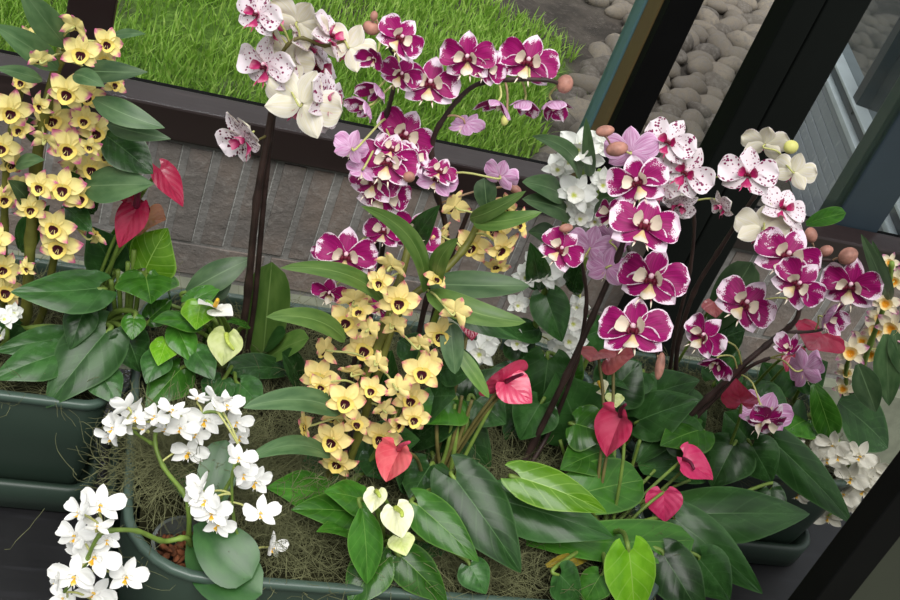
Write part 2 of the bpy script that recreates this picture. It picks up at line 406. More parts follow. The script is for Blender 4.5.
# ------------------------------------------------------------------ plants
def facing(p, fx, fy, fz=1.0):
    back = (CAM - p).normalized()
    return (back * fz + RIGHT * fx + UP * fy).normalized()
class Plant:
    def __init__(s, name, label, cat, base, Y, group=None):
        s.b = base; s.Y = Y; s.spk = []
        s.root = bpy.data.objects.new(name, None); COL.objects.link(s.root)
        s.root.empty_display_size = .02; s.root.location = base; s.inv = -base
        tag(s.root, label, cat, group)
        s.i = 0
    def part(s, name, mb, parent=None, smooth=True):
        me = mb.mesh(name, smooth)
        return link(name, me, parent or s.root, None if parent else Matrix.Translation(Vector((0, 0, 0))))
    def stem(s, pts, r0, r1, mat, name='stem', bump=True, add=True):
        """pts: Vectors or (px,py,Y)"""
        w = [p if isinstance(p, Vector) else P(p[0], p[1], p[2], None) for p in pts]
        path = cat_rom(w, 7); N = len(path); mb = MB(); rad = []
        for i in range(N):
            r = r0 + (r1 - r0) * i / (N - 1)
            if bump and i % 6 == 3: r *= 1.3
            rad.append(r)
        mb.tube([p - s.b for p in path], rad, mat, 8)
        if add: s.spk.append(path)
        return s.part(name, mb)
    def flower(s, kind, px, py, size, fx=None, fy=None, fz=1.0, roll=None, Y=None, stalk='stalk_pale', tr=.0011):
        r = R; ms, lipm = KIND[kind]
        y = (Y or s.Y) + r.uniform(-.022, .022)
        p = atY(px, py, y)
        fx = r.uniform(-.35, .35) if fx is None else fx
        fy = r.uniform(-.35, .2) if fy is None else fy
        if kind in ('purple', 'dy', 'dyp'): fx += r.uniform(-.28, .28); fy += r.uniform(-.25, .25)
        f = facing(p, fx, fy, fz)
        up = UP * math.cos(.35) + RIGHT * math.sin(.35)
        x = up.cross(f); x = x.normalized() if x.length > .05 else RIGHT.copy()
        yv = f.cross(x)
        a = math.radians(r.uniform(-16, 16) if roll is None else roll)
        x2 = x * math.cos(a) - yv * math.sin(a); y2 = yv * math.cos(a) + x * math.sin(a)
        sc = size * pxm(p)
        m = Matrix(((x2.x * sc, y2.x * sc, f.x * sc, p.x - s.b.x), (x2.y * sc, y2.y * sc, f.y * sc, p.y - s.b.y), (x2.z * sc, y2.z * sc, f.z * sc, p.z - s.b.z), (0, 0, 0, 1)))
        o = link('flower', ms[s.i % len(ms)], s.root, m); s.i += 1
        link('lip', lipm, o)
        # stalk from the spike to the back of the flower
        if s.spk:
            best = min((q for sp in s.spk for q in sp), key=lambda q: (q - p).length + max(0, q.z - p.z) * .3)
            e = p - f * sc * .015; d = (e - best).length
            path = cat_rom([best, best.lerp(e, .45) + Vector((0, 0, .12 * d)) - f * d * .12, e - f * min(sc * .18, d * .3), e], 4)
            im = m.inverted(); mb = MB()
            mb.tube([im @ (q - s.b) for q in path], [tr / sc] * len(path), M[stalk], 6)
            link('flower_stalk', mb.mesh('flower_stalk'), o)
        return o
    def bud(s, px, py, ln, wd, ang, mat, Y=None, stalk='stalk_pink'):
        p = atY(px, py, Y or s.Y); a = math.radians(ang)
        k = pxm(p) * (.88 if mat == 'bud_pink' else 1); d = (RIGHT * math.cos(a) + UP * math.sin(a)).normalized()
        sv = d.cross(FWD).normalized(); mb = MB()
        mb.ell(p - s.b, (wd / 2 * k, wd / 2 * k, ln / 2 * k), M[mat], 8, 10, (sv, d.cross(sv), d))
        o = s.part('bud', mb)
        if s.spk:
            e = p - d * ln * .45 * k
            best = min((q for sp in s.spk for q in sp), key=lambda q: (q - e).length)
            mb = MB(); mb.tube([q - s.b for q in cat_rom([best, best.lerp(e, .5) + Vector((0, 0, .004)), e], 4)], .0011, M[stalk], 6)
            s.part('bud_stalk', mb, o)
        return o
    def leaf(s, bx, by, tx, ty, w, mat='leaf_dark', shape='cordate', Yb=None, Yt=None, fx=0.0, fy=.45, bow=.12, side=0.0, fold=.25, curl=-.25, stalk=None, zmin=.69, sr=.0022, name='leaf', wave=.05, frm=None):
        Yb = Yb or s.Y; Yt = Yt or (Yb - .03)
        B = P(bx, by, Yb, zmin); T = P(tx, ty, Yt, zmin - .03 if zmin else None)
        nrm = facing((B + T) / 2, fx, fy)
        t = (T - B).normalized(); n = (nrm - t * nrm.dot(t)).normalized()
        vis = max(.8, abs(n.dot((CAM - B).normalized())))
        mb = MB(); ww = w * pxm((B + T) / 2) / vis * (1.03 if shape == 'cordate' else 1.0)
        blade(mb, B - s.b, T - s.b, ww, n, M[mat], shape, bow, side, fold, curl, wave)
        o = s.part(name, mb)
        if stalk:
            st = frm or (s.b + Vector((R.uniform(-.012, .012), R.uniform(-.012, .012), 0)))
            mid = st.lerp(B, .5); mid.z = max(mid.z, st.z + (B.z - st.z) * .75)
            path = cat_rom([st, mid, B - t * .008 - n * .005, B + t * .002 - n * .0025], 6)
            mb = MB(); mb.tube([q - s.b for q in path], [sr * (1.25 - .35 * i / len(path)) for i in range(len(path))], M[stalk], 7)
            s.part('leaf_stalk', mb, o)
        return o
    def spathe(s, bx, by, tx, ty, w, mat, spm, sx, sy, Y=None, fx=0.0, fy=.3, fold=.3, bow=.08, curl=.0, stalk='stem_green', sr=.002, cn=.0, zmin=.69, frm=None, label=None, spr=.0028):
        y = Y or s.Y
        B = P(bx, by, y, zmin); T = P(tx, ty, y - .02, zmin)
        nrm = facing((B + T) / 2, fx, fy); t = (T - B).normalized(); n = (nrm - t * nrm.dot(t)).normalized()
        vis = max(.5, abs(n.dot((CAM - B).normalized())))
        mb = MB(); blade(mb, B - s.b, T - s.b, w * pxm(B) / vis, n, M[mat], 'cordate', bow, 0, fold, curl, .06)
        o = s.part('spathe', mb)
        if label: o['label'] = label
        if spm:
            B2 = B + n * .003; S = P(sx, sy, y - .02, None)
            mb = MB(); pth = cat_rom([B2, B2.lerp(S, .5) + n * .004, S], 5); N = len(pth)
            mb.tube([q - s.b for q in pth], [spr * (1.0 - .45 * i / N) * (.6 if i == N - 1 else 1) for i in range(N)], M[spm], 8)
            s.part('spadix', mb, o)
        st = frm or (s.b + Vector((R.uniform(-.012, .012), R.uniform(-.012, .012), 0)))
        mid = st.lerp(B, .55); mid.z = st.z + (B.z - st.z) * .7
        mb = MB(); path = cat_rom([st, mid, B - n * .002], 7)
        mb.tube([q - s.b for q in path], [sr] * len(path), M[stalk], 7)
        s.part('flower_stalk', mb, o)
        return o
# ------------------------------------------------------------------ the setting
def struct(name, mb, smooth=False): return tag(link(name, mb.mesh(name, smooth)), kind='structure')
def bevel(o, w=.002, seg=2):
    m = o.modifiers.new('bevel', 'BEVEL'); m.width = w; m.segments = seg; m.limit_method = 'ANGLE'; m.harden_normals = False
    return o
def mat_scratched(name, c, c2, rough, sc):
    t = NT(name); g = t.n('ShaderNodeTexCoord').outputs['Object']
    a = t.noise(t.scalevec(g, (6, 60, 30)), 1.0, 4.0); b = t.noise(t.scalevec(g, (9, 9, 9)), sc, 3.0)
    col = t.mix(t.step(a, .55, .85), c, c2)
    return t.done(col, t.math('MULTIPLY_ADD', b, .3, rough), .5, 0, a, .2)
M['table'] = mat_scratched('black_stained_wood', srgb(15, 15, 17), srgb(40, 40, 44), .34, 2.0)
M['black'] = plain('black_steel_and_mullion_shade', srgb(9, 9, 9), .6, .08, .2, 8.0)
M['column_paint'] = plain('green_black_paint', srgb(14, 17, 15), .6, .1, .15, 6.0)
M['frame_brown'] = mat_scratched('dark_brown_window_wood', srgb(34, 24, 23), srgb(54, 42, 41), .22, 2.0)
M['olive_wood'] = mat_scratched('olive_brown_wood', srgb(84, 68, 34), srgb(102, 84, 48), .5, 2.0)
M['teal'] = plain('teal_aluminium', srgb(74, 104, 108), .4, .5, .1, 5.0)
M['blue_post'] = plain('blue_grey_aluminium', srgb(38, 50, 58), .4, .5, .12, 5.0)
M['alu'] = plain('pale_aluminium', srgb(186, 198, 202), .35, .5, .1, 8.0)
M['olive_panel'] = plain('olive_panel', srgb(50, 53, 42), .6, .3, .1, 5.0)
def mat_floor():
    t = NT('grey_green_concrete'); g = t.n('ShaderNodeTexCoord').outputs['Object']
    a = t.noise(g, 3.0, 5.0); b = t.noise(g, 160.0, 3.0)
    c = t.mix(t.step(a, .35, .65), srgb(96, 104, 92), srgb(120, 120, 104))
    return t.done(t.mix(t.step(b, .6, .75), c, srgb(150, 152, 140)), .7, .3, 0, b, .2)
M['floor'] = mat_floor()
def mat_brick(name, a, b, c):
    t = NT(name); g = t.n('ShaderNodeTexCoord').outputs['Object']
    n1 = t.noise(g, 9.0, 4.0); n2 = t.noise(g, 60.0, 5.0, rough=.7); n3 = t.noise(g, 22.0, 1.0)
    col = t.mix(t.step(n1, .35, .65), a, b)
    col = t.mix(t.math('MULTIPLY', t.step(n2, .5, .75), .6), col, c)
    return t.done(col, .85, .2, 0, t.math('ADD', n2, n3), .9, bdist=.004)
M['brick'] = mat_brick('weathered_grey_brown_brick', srgb(104, 99, 95), srgb(120, 109, 101), srgb(144, 140, 135))
M['mortar'] = mat_brick('grey_mortar', srgb(112, 110, 107), srgb(126, 124, 120), srgb(146, 144, 140))
M['mortar_edge'] = mat_brick('pale_mortar_edge', srgb(150, 150, 146), srgb(164, 164, 160), srgb(182, 182, 178))
def mat_ground():
    t = NT('garden_soil'); g = t.n('ShaderNodeTexCoord').outputs['Object']; xyz = t.n('ShaderNodeSeparateXYZ', {0: g})
    X_, Y_ = xyz.outputs[0], xyz.outputs[1]
    n1 = t.noise(g, 9.0, 4.0); n2 = t.noise(g, 45.0, 5.0, rough=.7); n3 = t.noise(g, 2.5, 2.0)
    c = t.mix(t.step(n1, .35, .65), srgb(84, 78, 72), srgb(62, 58, 54)); c = t.mix(t.math('MULTIPLY', t.step(n2, .5, .75), .6), c, srgb(118, 110, 104))
    th = t.mix(t.step(n2, .35, .7), srgb(70, 98, 36), srgb(108, 144, 60))
    wob = t.math('MULTIPLY', t.math('SUBTRACT', n3, .5), .5)
    a = t.step(t.math('ADD', t.math('SUBTRACT', t.math('MULTIPLY_ADD', Y_, .46, -.1), X_), wob), -.05, .1)
    b = t.step(t.math('ADD', t.math('SUBTRACT', t.math('MULTIPLY_ADD', X_, -1.1, 4.75), Y_), wob), -.1, .1)
    return t.done(t.mix(t.math('MULTIPLY', t.math('MULTIPLY', a, b), t.step(n3, .3, .45)), c, th), .9, .15, 0, n2, 1.0, bdist=.012)
M['soil_out'] = mat_ground()
M['plinth'] = plain('grey_green_render', srgb(116, 120, 104), .8, .2, .12, 40.0, bump=.3)
M['siding'] = mat_scratched('weathered_grey_boards', srgb(150, 158, 164), srgb(186, 192, 196), .5, 2.0)
def mat_stone():
    t = NT('river_cobble'); g = t.n('ShaderNodeTexCoord').outputs['Object']; w = t.rnd()
    a = t.noise(g, 9.0, 4.0, w); b = t.noise(g, 70.0, 4.0, w, .7)
    r = t.n('ShaderNodeObjectInfo').outputs['Random']
    c = t.mix(r, srgb(84, 78, 72), srgb(138, 128, 114))
    c = t.mix(t.step(a, .4, .7), c, srgb(116, 110, 104))
    c = t.mix(t.math('MULTIPLY', t.step(b, .45, .75), .6), c, srgb(60, 58, 50))
    return t.done(c, .75, .3, 0, b, .4)
M['stone'] = mat_stone()
def mat_grass():
    t = NT('grass_blades'); u, x, e = t.uv(); g = t.n('ShaderNodeTexCoord').outputs['Object']
    n1 = t.noise(g, 3.0, 3.0); n2 = t.noise(g, 60.0, 1.0)
    c = t.mix(t.step(n1, .3, .7), srgb(122, 168, 54), srgb(150, 190, 78))
    c = t.mix(t.step(n2, .45, .75), c, srgb(180, 208, 108))
    return t.done(c, .5, .3, .35)
M['grass'] = mat_grass()
def mat_glass():
    t = NT('window_glass')
    fr = t.n('ShaderNodeFresnel', {'IOR': 1.35})
    tr = t.n('ShaderNodeBsdfTransparent', {'Color': (.96, .965, .96, 1)}); gl = t.n('ShaderNodeBsdfGlossy', {'Roughness': .02, 'Color': (.9, .95, 1, 1)})
    mx = t.n('ShaderNodeMixShader', {0: t.math('MULTIPLY', fr.outputs[0], .6), 1: tr.outputs[0], 2: gl.outputs[0]})
    t.t.links.new(mx.outputs[0], t.out.inputs[0]); return t.m
M['glass'] = mat_glass()
def mat_dglass():
    t = NT('dark_reflecting_glass')
    return t.done(srgb(120, 130, 135), .04, .9, Metallic=.75)
M['dglass'] = mat_dglass()

mb = MB(); mb.box((-3, -2.2, -.05), (4.5, 1.6, 0), M['floor']); struct('floor', mb)
# brick plinth under the windows: an upright course over a ledge course over flat courses
mb = MB(); mb.box((-2.2, 1.6145, 0), (2.6, 1.72, .618), M['mortar'])
x = -2.2; br = random.Random(3)
while x < 2.55:
    w = .034 + br.uniform(-.002, .002); z0 = .437 + br.uniform(-.004, .004)
    mb.box((x, 1.611 + br.uniform(0, .003), z0), (x + w, 1.66, .612 + br.uniform(-.004, .003)), M['brick'])
    mb.box((x + w + .001, 1.6135, z0), (x + w + .0028, 1.66, .612), M['mortar_edge'])
    x += .0485
x = -2.2
while x < 2.5:
    mb.box((x, 1.611 + br.uniform(0, .003), .372), (x + .2, 1.66, .43), M['brick']); x += .212
mb.box((-2.2, 1.585, 0), (2.6, 1.66, .362), M['plinth'])
bevel(struct('wall_back', mb), .004, 2)
# window frame
mb = MB(); mb.box((-2.2, 1.6, .622), (2.6, 1.66, .68), M['frame_brown']); mb.box((-2.2, 1.6605, .62), (2.6, 1.70, .664), M['black']); bevel(struct('trim_1', mb), .004)
mb = MB(); mb.box((-.03, 1.59, .66), (.033, 1.66, 2.5), M['frame_brown']); mb.box((-.02, 1.661, .66), (.036, 1.7, 2.5), M['olive_wood']); bevel(struct('trim_2', mb), .003)
mb = MB(); mb.box((.7995, 1.578, .66), (.850, 1.60, 2.5), M['black']); mb.box((.7975, 1.6005, .66), (.850, 1.646, 2.5), M['olive_wood']); mb.box((.7945, 1.647, .66), (.85, 1.682, 2.5), M['teal']); bevel(struct('trim_3', mb), .002)  # black front box paints in the shaded face of the brown wood mullion
mb = MB(); mb.box((1.335, 1.662, .66), (1.435, 1.72, 2.5), M['blue_post']); bevel(struct('trim_4', mb), .004)
mb = MB(); mb.box((-2.2, 1.59, 2.5), (2.6, 1.7, 2.58), M['frame_brown']); bevel(struct('trim_5', mb), .003)
for i, (x0, x1) in enumerate(((-2.2, -.028), (.04, .795), (.85, 1.335), (1.435, 2.6))):
    mb = MB(); mb.box((x0, 1.668, .6645), (x1, 1.676, 2.5), M['glass']); struct('window_%d' % (i + 1), mb)
# black structural column standing before the window
mb = MB(); mb.box((.94, 1.5, 0), (.987, 1.553, 2.6), M['column_paint']); mb.box((.9895, 1.5, 0), (1.056, 1.553, 2.6), M['column_paint']); mb.box((.95, 1.508, 0), (1.05, 1.55, 2.6), M['black'])
bevel(struct('trim_7', mb), .003)

# ground outside
mb = MB(); gr = random.Random(4); pts = []; uvs = []; nx, ny = 70, 70
for i in range(nx):
    for j in range(ny):
        x_, y_ = -5 + 12 * i / (nx - 1), 1.72 + 9 * j / (ny - 1)
        pts.append(Vector((x_, y_, .19 + gr.uniform(-.012, .012)))); uvs.append((i / nx, j / ny))
mb.grid(pts, uvs, nx, ny, M['soil_out']); mb.box((-5, 1.73, -.2), (7, 10.7, .17), M['soil_out']); struct('ground', mb, True)
# loose soil clods are part of the rough bed surface
from mathutils import noise as mnoise
mb = MB(); gk = mb.m(M['grass']); gr = random.Random(12)
for k in range(56000):
    x_, y_ = gr.uniform(-.75, 1.75), gr.uniform(1.85, 4.9)
    q = mnoise.noise(Vector((x_ * 2.2, y_ * 2.2, 0)))
    lim = 3.15 + (1.5 - x_) * 1.1 + q * .3
    if y_ > lim: continue
    sx = 1.02 + (y_ - 2.4) * .46 + q * .1
    if x_ > sx and gr.random() > .03: continue
    if q < -.42 and gr.random() < .6: continue
    L = gr.uniform(.03, .075); a = gr.uniform(0, 6.283); w = gr.uniform(.0018, .0032)
    lean = gr.uniform(.15, .8) * L; dx, dy = math.cos(a), math.sin(a)
    b = len(mb.v)
    for f_, ww in ((0, 1), (.55, .85), (1, .05)):
        cx, cy, cz = x_ + dx * lean * f_ * f_, y_ + dy * lean * f_ * f_, .19 + L * f_ * (1 - .25 * f_ * lean / L)
        mb.v.append((cx - dy * w * ww, cy + dx * w * ww, cz)); mb.v.append((cx + dy * w * ww, cy - dx * w * ww, cz))
    for s_ in (0, 2):
        mb.f.append((b + s_, b + s_ + 1, b + s_ + 3, b + s_ + 2)); mb.uv.append([(0, 0), (0, 1), (1, 1), (1, 0)]); mb.mi.append(gk)
tag(link('grass', mb.mesh('grass', False)), 'bright green lawn grass growing outside the big window', 'grass', kind='stuff')
# cobbles outside
def stone_mesh(seed):
    r = random.Random(seed); mb = MB(); mb.ell((0, 0, 0), (.5, .36 + r.uniform(-.08, .08), .27), M['stone'], 9, 14)
    off = Vector((seed * 3.1, 0, 0))
    mb.v = [tuple(Vector(v) * (1 + .45 * mnoise.noise(Vector(v) * 1.7 + off) + .08 * mnoise.noise(Vector(v) * 5 + off))) for v in mb.v]
    return mb.mesh('cobblestone')
SM = [stone_mesh(i) for i in range(6)]
gr = random.Random(9); ns = 0
wing_dir = Vector((math.sin(math.radians(15.2)), math.cos(math.radians(15.2)), 0)); wing0 = Vector((1.70, 1.66, 0))
yy = 1.95; row = 0
while yy < 4.9 and ns < 295:
    xx = 1.0 + (.05 if row % 2 else 0)
    while xx < 3.2:
        x_, y_ = xx + gr.uniform(-.02, .02), yy + gr.uniform(-.02, .02)
        xx += .102
        if x_ < 1.1 + (y_ - 2.5) * .5 and not (y_ > 3.75 and x_ > 1.62): continue
        wx = wing0.x + (y_ - wing0.y) * math.tan(math.radians(15.2))
        if y_ < 3.6 and x_ > wx - .08: continue
        u_, v_, d_ = proj(Vector((x_, y_, .22)))
        if not (480 < u_ < 840 and -130 < v_ < 230): continue
        s_ = gr.uniform(.085, .14); a = gr.uniform(-.7, .7)
        o = link('cobblestone', SM[ns % 6]); o.location = (x_, y_, .193 + gr.uniform(-.01, .016)); o.rotation_euler = (gr.uniform(-.25, .25), gr.uniform(-.25, .25), a + (0 if gr.random() < .7 else 1.2)); o.scale = (s_,) * 3
        tag(o, 'rounded grey cobblestone in the stone border outside the window', 'stone', 'cobblestones bordering the building outside'); ns += 1
    yy += .08; row += 1
# wing of the building seen through the right window
def wing_box(mb, s0, s1, z0, z1, t0, t1, mat):
    nrm = Vector((wing_dir.y, -wing_dir.x, 0)); b = len(mb.v); k = mb.m(mat)
    for z in (z0, z1):
        for s_, t_ in ((s0, t0), (s1, t0), (s1, t1), (s0, t1)):
            mb.v.append(tuple(wing0 + wing_dir * s_ + nrm * t_ + Vector((0, 0, z))))
    for q in ((0, 3, 2, 1), (4, 5, 6, 7), (0, 1, 5, 4), (1, 2, 6, 5), (2, 3, 7, 6), (3, 0, 4, 7)):
        mb.f.append(tuple(b + a for a in q)); mb.uv.append([(0, 0), (1, 0), (1, 1), (0, 1)]); mb.mi.append(k)
mb = MB()
for z_ in (.19, .225, .26, .295, .33, .365, .4, .435): wing_box(mb, 0, 1.9, z_, z_ + .0325, 0, .05, M['siding'])
wing_box(mb, 0, 1.9, .19, .47, .01, .06, M['black'])
bevel(struct('wall_right', mb), .002)
mb = MB(); wing_box(mb, 0, 1.9, .47, .487, -.02, .06, M['alu']); wing_box(mb, 0, 1.9, .487, .52, 0, .06, M['blue_post']); wing_box(mb, 0, 1.9, .52, .53, -.012, .06, M['alu'])
for s_ in (.02, .98, 1.8): wing_box(mb, s_, s_ + .05, .5, 2.2, -.004, .06, M['blue_post'])
bevel(struct('trim_6', mb), .002)
mb = MB(); wing_box(mb, 0, 1.9, .5, 2.2, .03, .04, M['dglass']); struct('window_5', mb)

# table
tb = tag(link('display_table', None), 'black stained wooden table carrying the green planters', 'table'); tb.location = (.05, .75, 0)
off = Vector((.05, .75, 0))
mb = MB(); mb.box(Vector((-1.2, .69, .462)) - off, Vector((1.335, 1.215, .5)) - off, M['table']); bevel(link('tabletop', mb.mesh('tabletop', False), tb), .003)
for lx, ly in ((-1.15, .72), (1.23, .72), (-1.15, 1.11), (1.23, 1.11)):
    mb = MB(); mb.box(Vector((lx, ly, 0)) - off, Vector((lx + .06, ly + .06, .461)) - off, M['table']); bevel(link('leg', mb.mesh('leg', False), tb), .003)
# framed panel at the right, in front of the table end
A = atY(876, 525, .55)
pn = tag(link('room_screen', None), 'black framed olive panel standing in front of the table at far right', 'screen'); pn.location = (A.x, .55, 0)
mb = MB(); mb.box((-.0155, -.012, 0), (.0155, .012, 1.6), M['black']); mb.box((.5, -.012, 0), (.513, .012, 1.6), M['black']); mb.box((.0156, -.012, 0), (.4999, .012, .04), M['black']); mb.box((.0156, -.012, 1.57), (.4999, .012, 1.6), M['black'])
bevel(link('frame', mb.mesh('frame', False), pn), .0015)
mb = MB(); mb.box((.0157, -.004, .0405), (.4998, .004, 1.5695), M['olive_panel']); link('panel', mb.mesh('panel', False), pn)

# planters
def rrect(x0, x1, y0, y1, r, n=7):
    out = []
    for cx, cy, a0 in ((x1 - r, y0 + r, -90), (x1 - r, y1 - r, 0), (x0 + r, y1 - r, 90), (x0 + r, y0 + r, 180)):
        for k in range(n + 1):
            a = math.radians(a0 + 90 * k / n); out.append((cx + r * math.cos(a), cy + r * math.sin(a)))
    return out
def inset(x0, x1, y0, y1, r, d): return rrect(x0 + d, x1 - d, y0 + d, y1 - d, max(r - d, .004))
def loops(mb, rings, mat, org):
    n = len(rings[0][0]); b = len(mb.v); k = mb.m(mat)
    for ring, z in rings: mb.v += [(p[0] - org.x, p[1] - org.y, z - org.z) for p in ring]
    for i in range(len(rings) - 1):
        for j in range(n):
            j2 = (j + 1) % n
            mb.f.append((b + i * n + j, b + i * n + j2, b + (i + 1) * n + j2, b + (i + 1) * n + j)); mb.uv.append([(0, 0), (1, 0), (1, 1), (0, 1)]); mb.mi.append(k)
    mb.f.append(tuple(b + (len(rings) - 1) * n + j for j in range(n))); mb.uv.append([(0, 0)] * n); mb.mi.append(k)
    mb.f.append(tuple(reversed([b + j for j in range(n)]))); mb.uv.append([(0, 0)] * n); mb.mi.append(k)
def planter(label, x0, x1, y0, y1, r, mossy=True):
    org = Vector(((x0 + x1) / 2, (y0 + y1) / 2, .5)); g = (x0, x1, y0, y1, r)
    e = bpy.data.objects.new('planter_trough', None); COL.objects.link(e); e.location = org
    tag(e, label, 'planter')
    mb = MB(); loops(mb, [(inset(*g, .022), .512), (inset(*g, .016), .535), (inset(*g, .006), .6), (inset(*g, .003), .66), (inset(*g, .006), .664), (inset(*g, .01), .66), (inset(*g, .014), .6), (inset(*g, .02), .53)], M['planter'], org)
    bo = link('trough_body', mb.mesh('trough_body'), e)
    mb = MB(); loops(mb, [(inset(*g, .0025), .6605), (inset(*g, 0), .662), (inset(*g, 0), .668), (inset(*g, .002), .670), (inset(*g, .008), .670), (inset(*g, .0095), .668), (inset(*g, .0095), .6605)], M['rim'], org)
    n = len(mb.v) // 7; mb.f = mb.f[:-2]; mb.uv = mb.uv[:-2]; mb.mi = mb.mi[:-2]
    link('rim', mb.mesh('rim'), e)
    mb = MB(); loops(mb, [(inset(*g, .004), .5005), (inset(*g, -.001), .503), (inset(*g, -.003), .538), (inset(*g, 0), .541), (inset(*g, .006), .541), (inset(*g, .008), .512)], M['planter'], org)
    link('drip_tray', mb.mesh('drip_tray'), e)
    return e
def mound_z(x, y): return .655 + .012 * mnoise.noise(Vector((x * 14, y * 14, 0))) + .006 * mnoise.noise(Vector((x * 40, y * 40, 3)))
M['moss'] = plain('dried_moss_strands', srgb(98, 100, 70), .8, .15, .3, 40.0, .1)
def moss(label, x0, x1, y0, y1, r, n, hump=None, seed=1, hole=None):
    rr = random.Random(seed); mb = MB(); ring = inset(x0, x1, y0, y1, r, .0215)
    nx, ny = 60, 44; pts = []; uvs = []
    def hz(x, y):
        z = mound_z(x, y)
        for hx, hy, rad, h in hump or (): z += h * math.exp(-((x - hx) ** 2 + (y - hy) ** 2) / rad ** 2)
        if hole and (x - hole[0]) ** 2 + (y - hole[1]) ** 2 < hole[2] ** 2: z = .55
        return z
    for i in range(nx):
        for j in range(ny):
            x, y = x0 + .018 + (x1 - x0 - .036) * i / (nx - 1), y0 + .018 + (y1 - y0 - .036) * j / (ny - 1)
            pts.append(Vector((x, y, hz(x, y) - .004))); uvs.append((i / nx, j / ny))
    # keep inside rounded corners
    def inside(x, y, m):
        cx = min(max(x, x0 + r), x1 - r); cy = min(max(y, y0 + r), y1 - r)
        return (x - cx) ** 2 + (y - cy) ** 2 < (r - m) ** 2 or (x0 + m < x < x1 - m and y0 + r < y < y1 - r) or (x0 + r < x < x1 - r and y0 + m < y < y1 - m)
    mb.grid(pts, uvs, nx, ny, M['soil'])
    keep = [i for i, f_ in enumerate(mb.f) if all(inside(mb.v[q][0], mb.v[q][1], .016) for q in f_)]
    mb.f = [mb.f[i] for i in keep]; mb.uv = [mb.uv[i] for i in keep]; mb.mi = [mb.mi[i] for i in keep]
    k = mb.m(M['moss'])
    for s_ in range(n):
        if hump and rr.random() < .45:
            h = rr.choice(hump); x, y = rr.gauss(h[0], h[2] * .6), rr.gauss(h[1], h[2] * .6)
        else: x, y = rr.uniform(x0 + .02, x1 - .02), rr.uniform(y0 + .02, y1 - .02)
        if hole and (x - hole[0]) ** 2 + (y - hole[1]) ** 2 < hole[2] ** 2: continue
        d = Vector((rr.uniform(-1, 1), rr.uniform(-1, 1), rr.uniform(-.15, .55))).normalized()
        p = Vector((x, y, hz(x, y) + rr.uniform(-.006, .006))); w = rr.uniform(.00014, .0003)
        ax = Vector((rr.uniform(-1, 1), rr.uniform(-1, 1), rr.uniform(-1, 1))).normalized(); cv = rr.uniform(-.75, .75)
        b = len(mb.v); m_ = 8
        for q in range(m_):
            sd = d.cross(FWD).normalized()
            mb.v.append(tuple(p - sd * w)); mb.v.append(tuple(p + sd * w))
            p = p + d * .0085
            d = (Matrix.Rotation(cv, 3, ax) @ d + Vector((rr.uniform(-.2, .2), rr.uniform(-.2, .2), rr.uniform(-.2, .2) - .06))).normalized()
            if p.z < hz(p.x, p.y) - .002: d.z = abs(d.z) * .6 + .1
        for q in range(m_ - 1):
            mb.f.append((b + 2 * q, b + 2 * q + 1, b + 2 * q + 3, b + 2 * q + 2)); mb.uv.append([(0, 0), (0, 1), (1, 1), (1, 0)]); mb.mi.append(k)
    tag(link('moss', mb.mesh('moss')), label, 'moss', kind='stuff')
CP = (.104, .70, .742, 1.19, .085); LP = (-.62, .086, .958, 1.2, .03); RP = (.715, 1.062, .98, 1.2, .04)
planter('long dark green trough with rounded end in front, holding the white mini orchid', *CP)
planter('dark green trough behind at the left, holding the red anthurium', *LP)
planter('dark green trough behind at the right, half hidden by pointed dark leaves', *RP)
PH = atZ(190, 550, .66); PH.y = max(PH.y, .795)
moss('dry grey-green moss filling the front trough', *CP, 13000, [(.17, .885, .055, .05), (.26, .86, .06, .02), (.45, .84, .07, .015)], 2, (PH.x, PH.y, .05))
moss('olive moss filling the trough at the left', *LP, 3000, None, 3)
moss('moss filling the trough at the right', *RP, 2000, None, 4)

# ------------------------------------------------------------------ light
w = bpy.data.worlds.new('overcast_sky'); SC.world = w; w.use_nodes = True; nt = w.node_tree; nt.nodes.clear()
o_ = nt.nodes.new('ShaderNodeOutputWorld'); bg = nt.nodes.new('ShaderNodeBackground'); tc = nt.nodes.new('ShaderNodeTexCoord'); sp = nt.nodes.new('ShaderNodeSeparateXYZ'); cr = nt.nodes.new('ShaderNodeValToRGB')
nt.links.new(tc.outputs['Generated'], sp.inputs[0]); nt.links.new(sp.outputs[2], cr.inputs[0]); nt.links.new(cr.outputs[0], bg.inputs[0]); nt.links.new(bg.outputs[0], o_.inputs[0])
cr.color_ramp.elements[0].position = 0.0; cr.color_ramp.elements[0].color = (.36, .37, .38, 1)
cr.color_ramp.elements[1].position = .9; cr.color_ramp.elements[1].color = (1, 1.0, 1.02, 1)
bg.inputs[1].default_value = 1.1
sd = bpy.data.lights.new('soft_sun', 'SUN'); sd.energy = 3.5; sd.angle = math.radians(40); sd.color = (1, .98, .95)
so = bpy.data.objects.new('soft_sun', sd); COL.objects.link(so)
so.rotation_euler = Vector((.15, .55, -1)).to_track_quat('-Z', 'Y').to_euler()
vs = SC.view_settings; vs.view_transform = 'Standard'; vs.look = 'None'; vs.exposure = 0.0; vs.gamma = 1.0; vs.use_curve_mapping = False
SC.cycles.use_denoising = True
SC.cycles.transparent_max_bounces = 12
# ------------------------------------------------------------------ the plants
def base(px, py, z=.655): return atZ(px, py, z)
def bxy(x, y, z=.655): return Vector((x, y, z))
def cane(p, pts, r0, r1, mat='stem_olive'): return p.stem(pts, r0, r1, M[mat], 'cane')

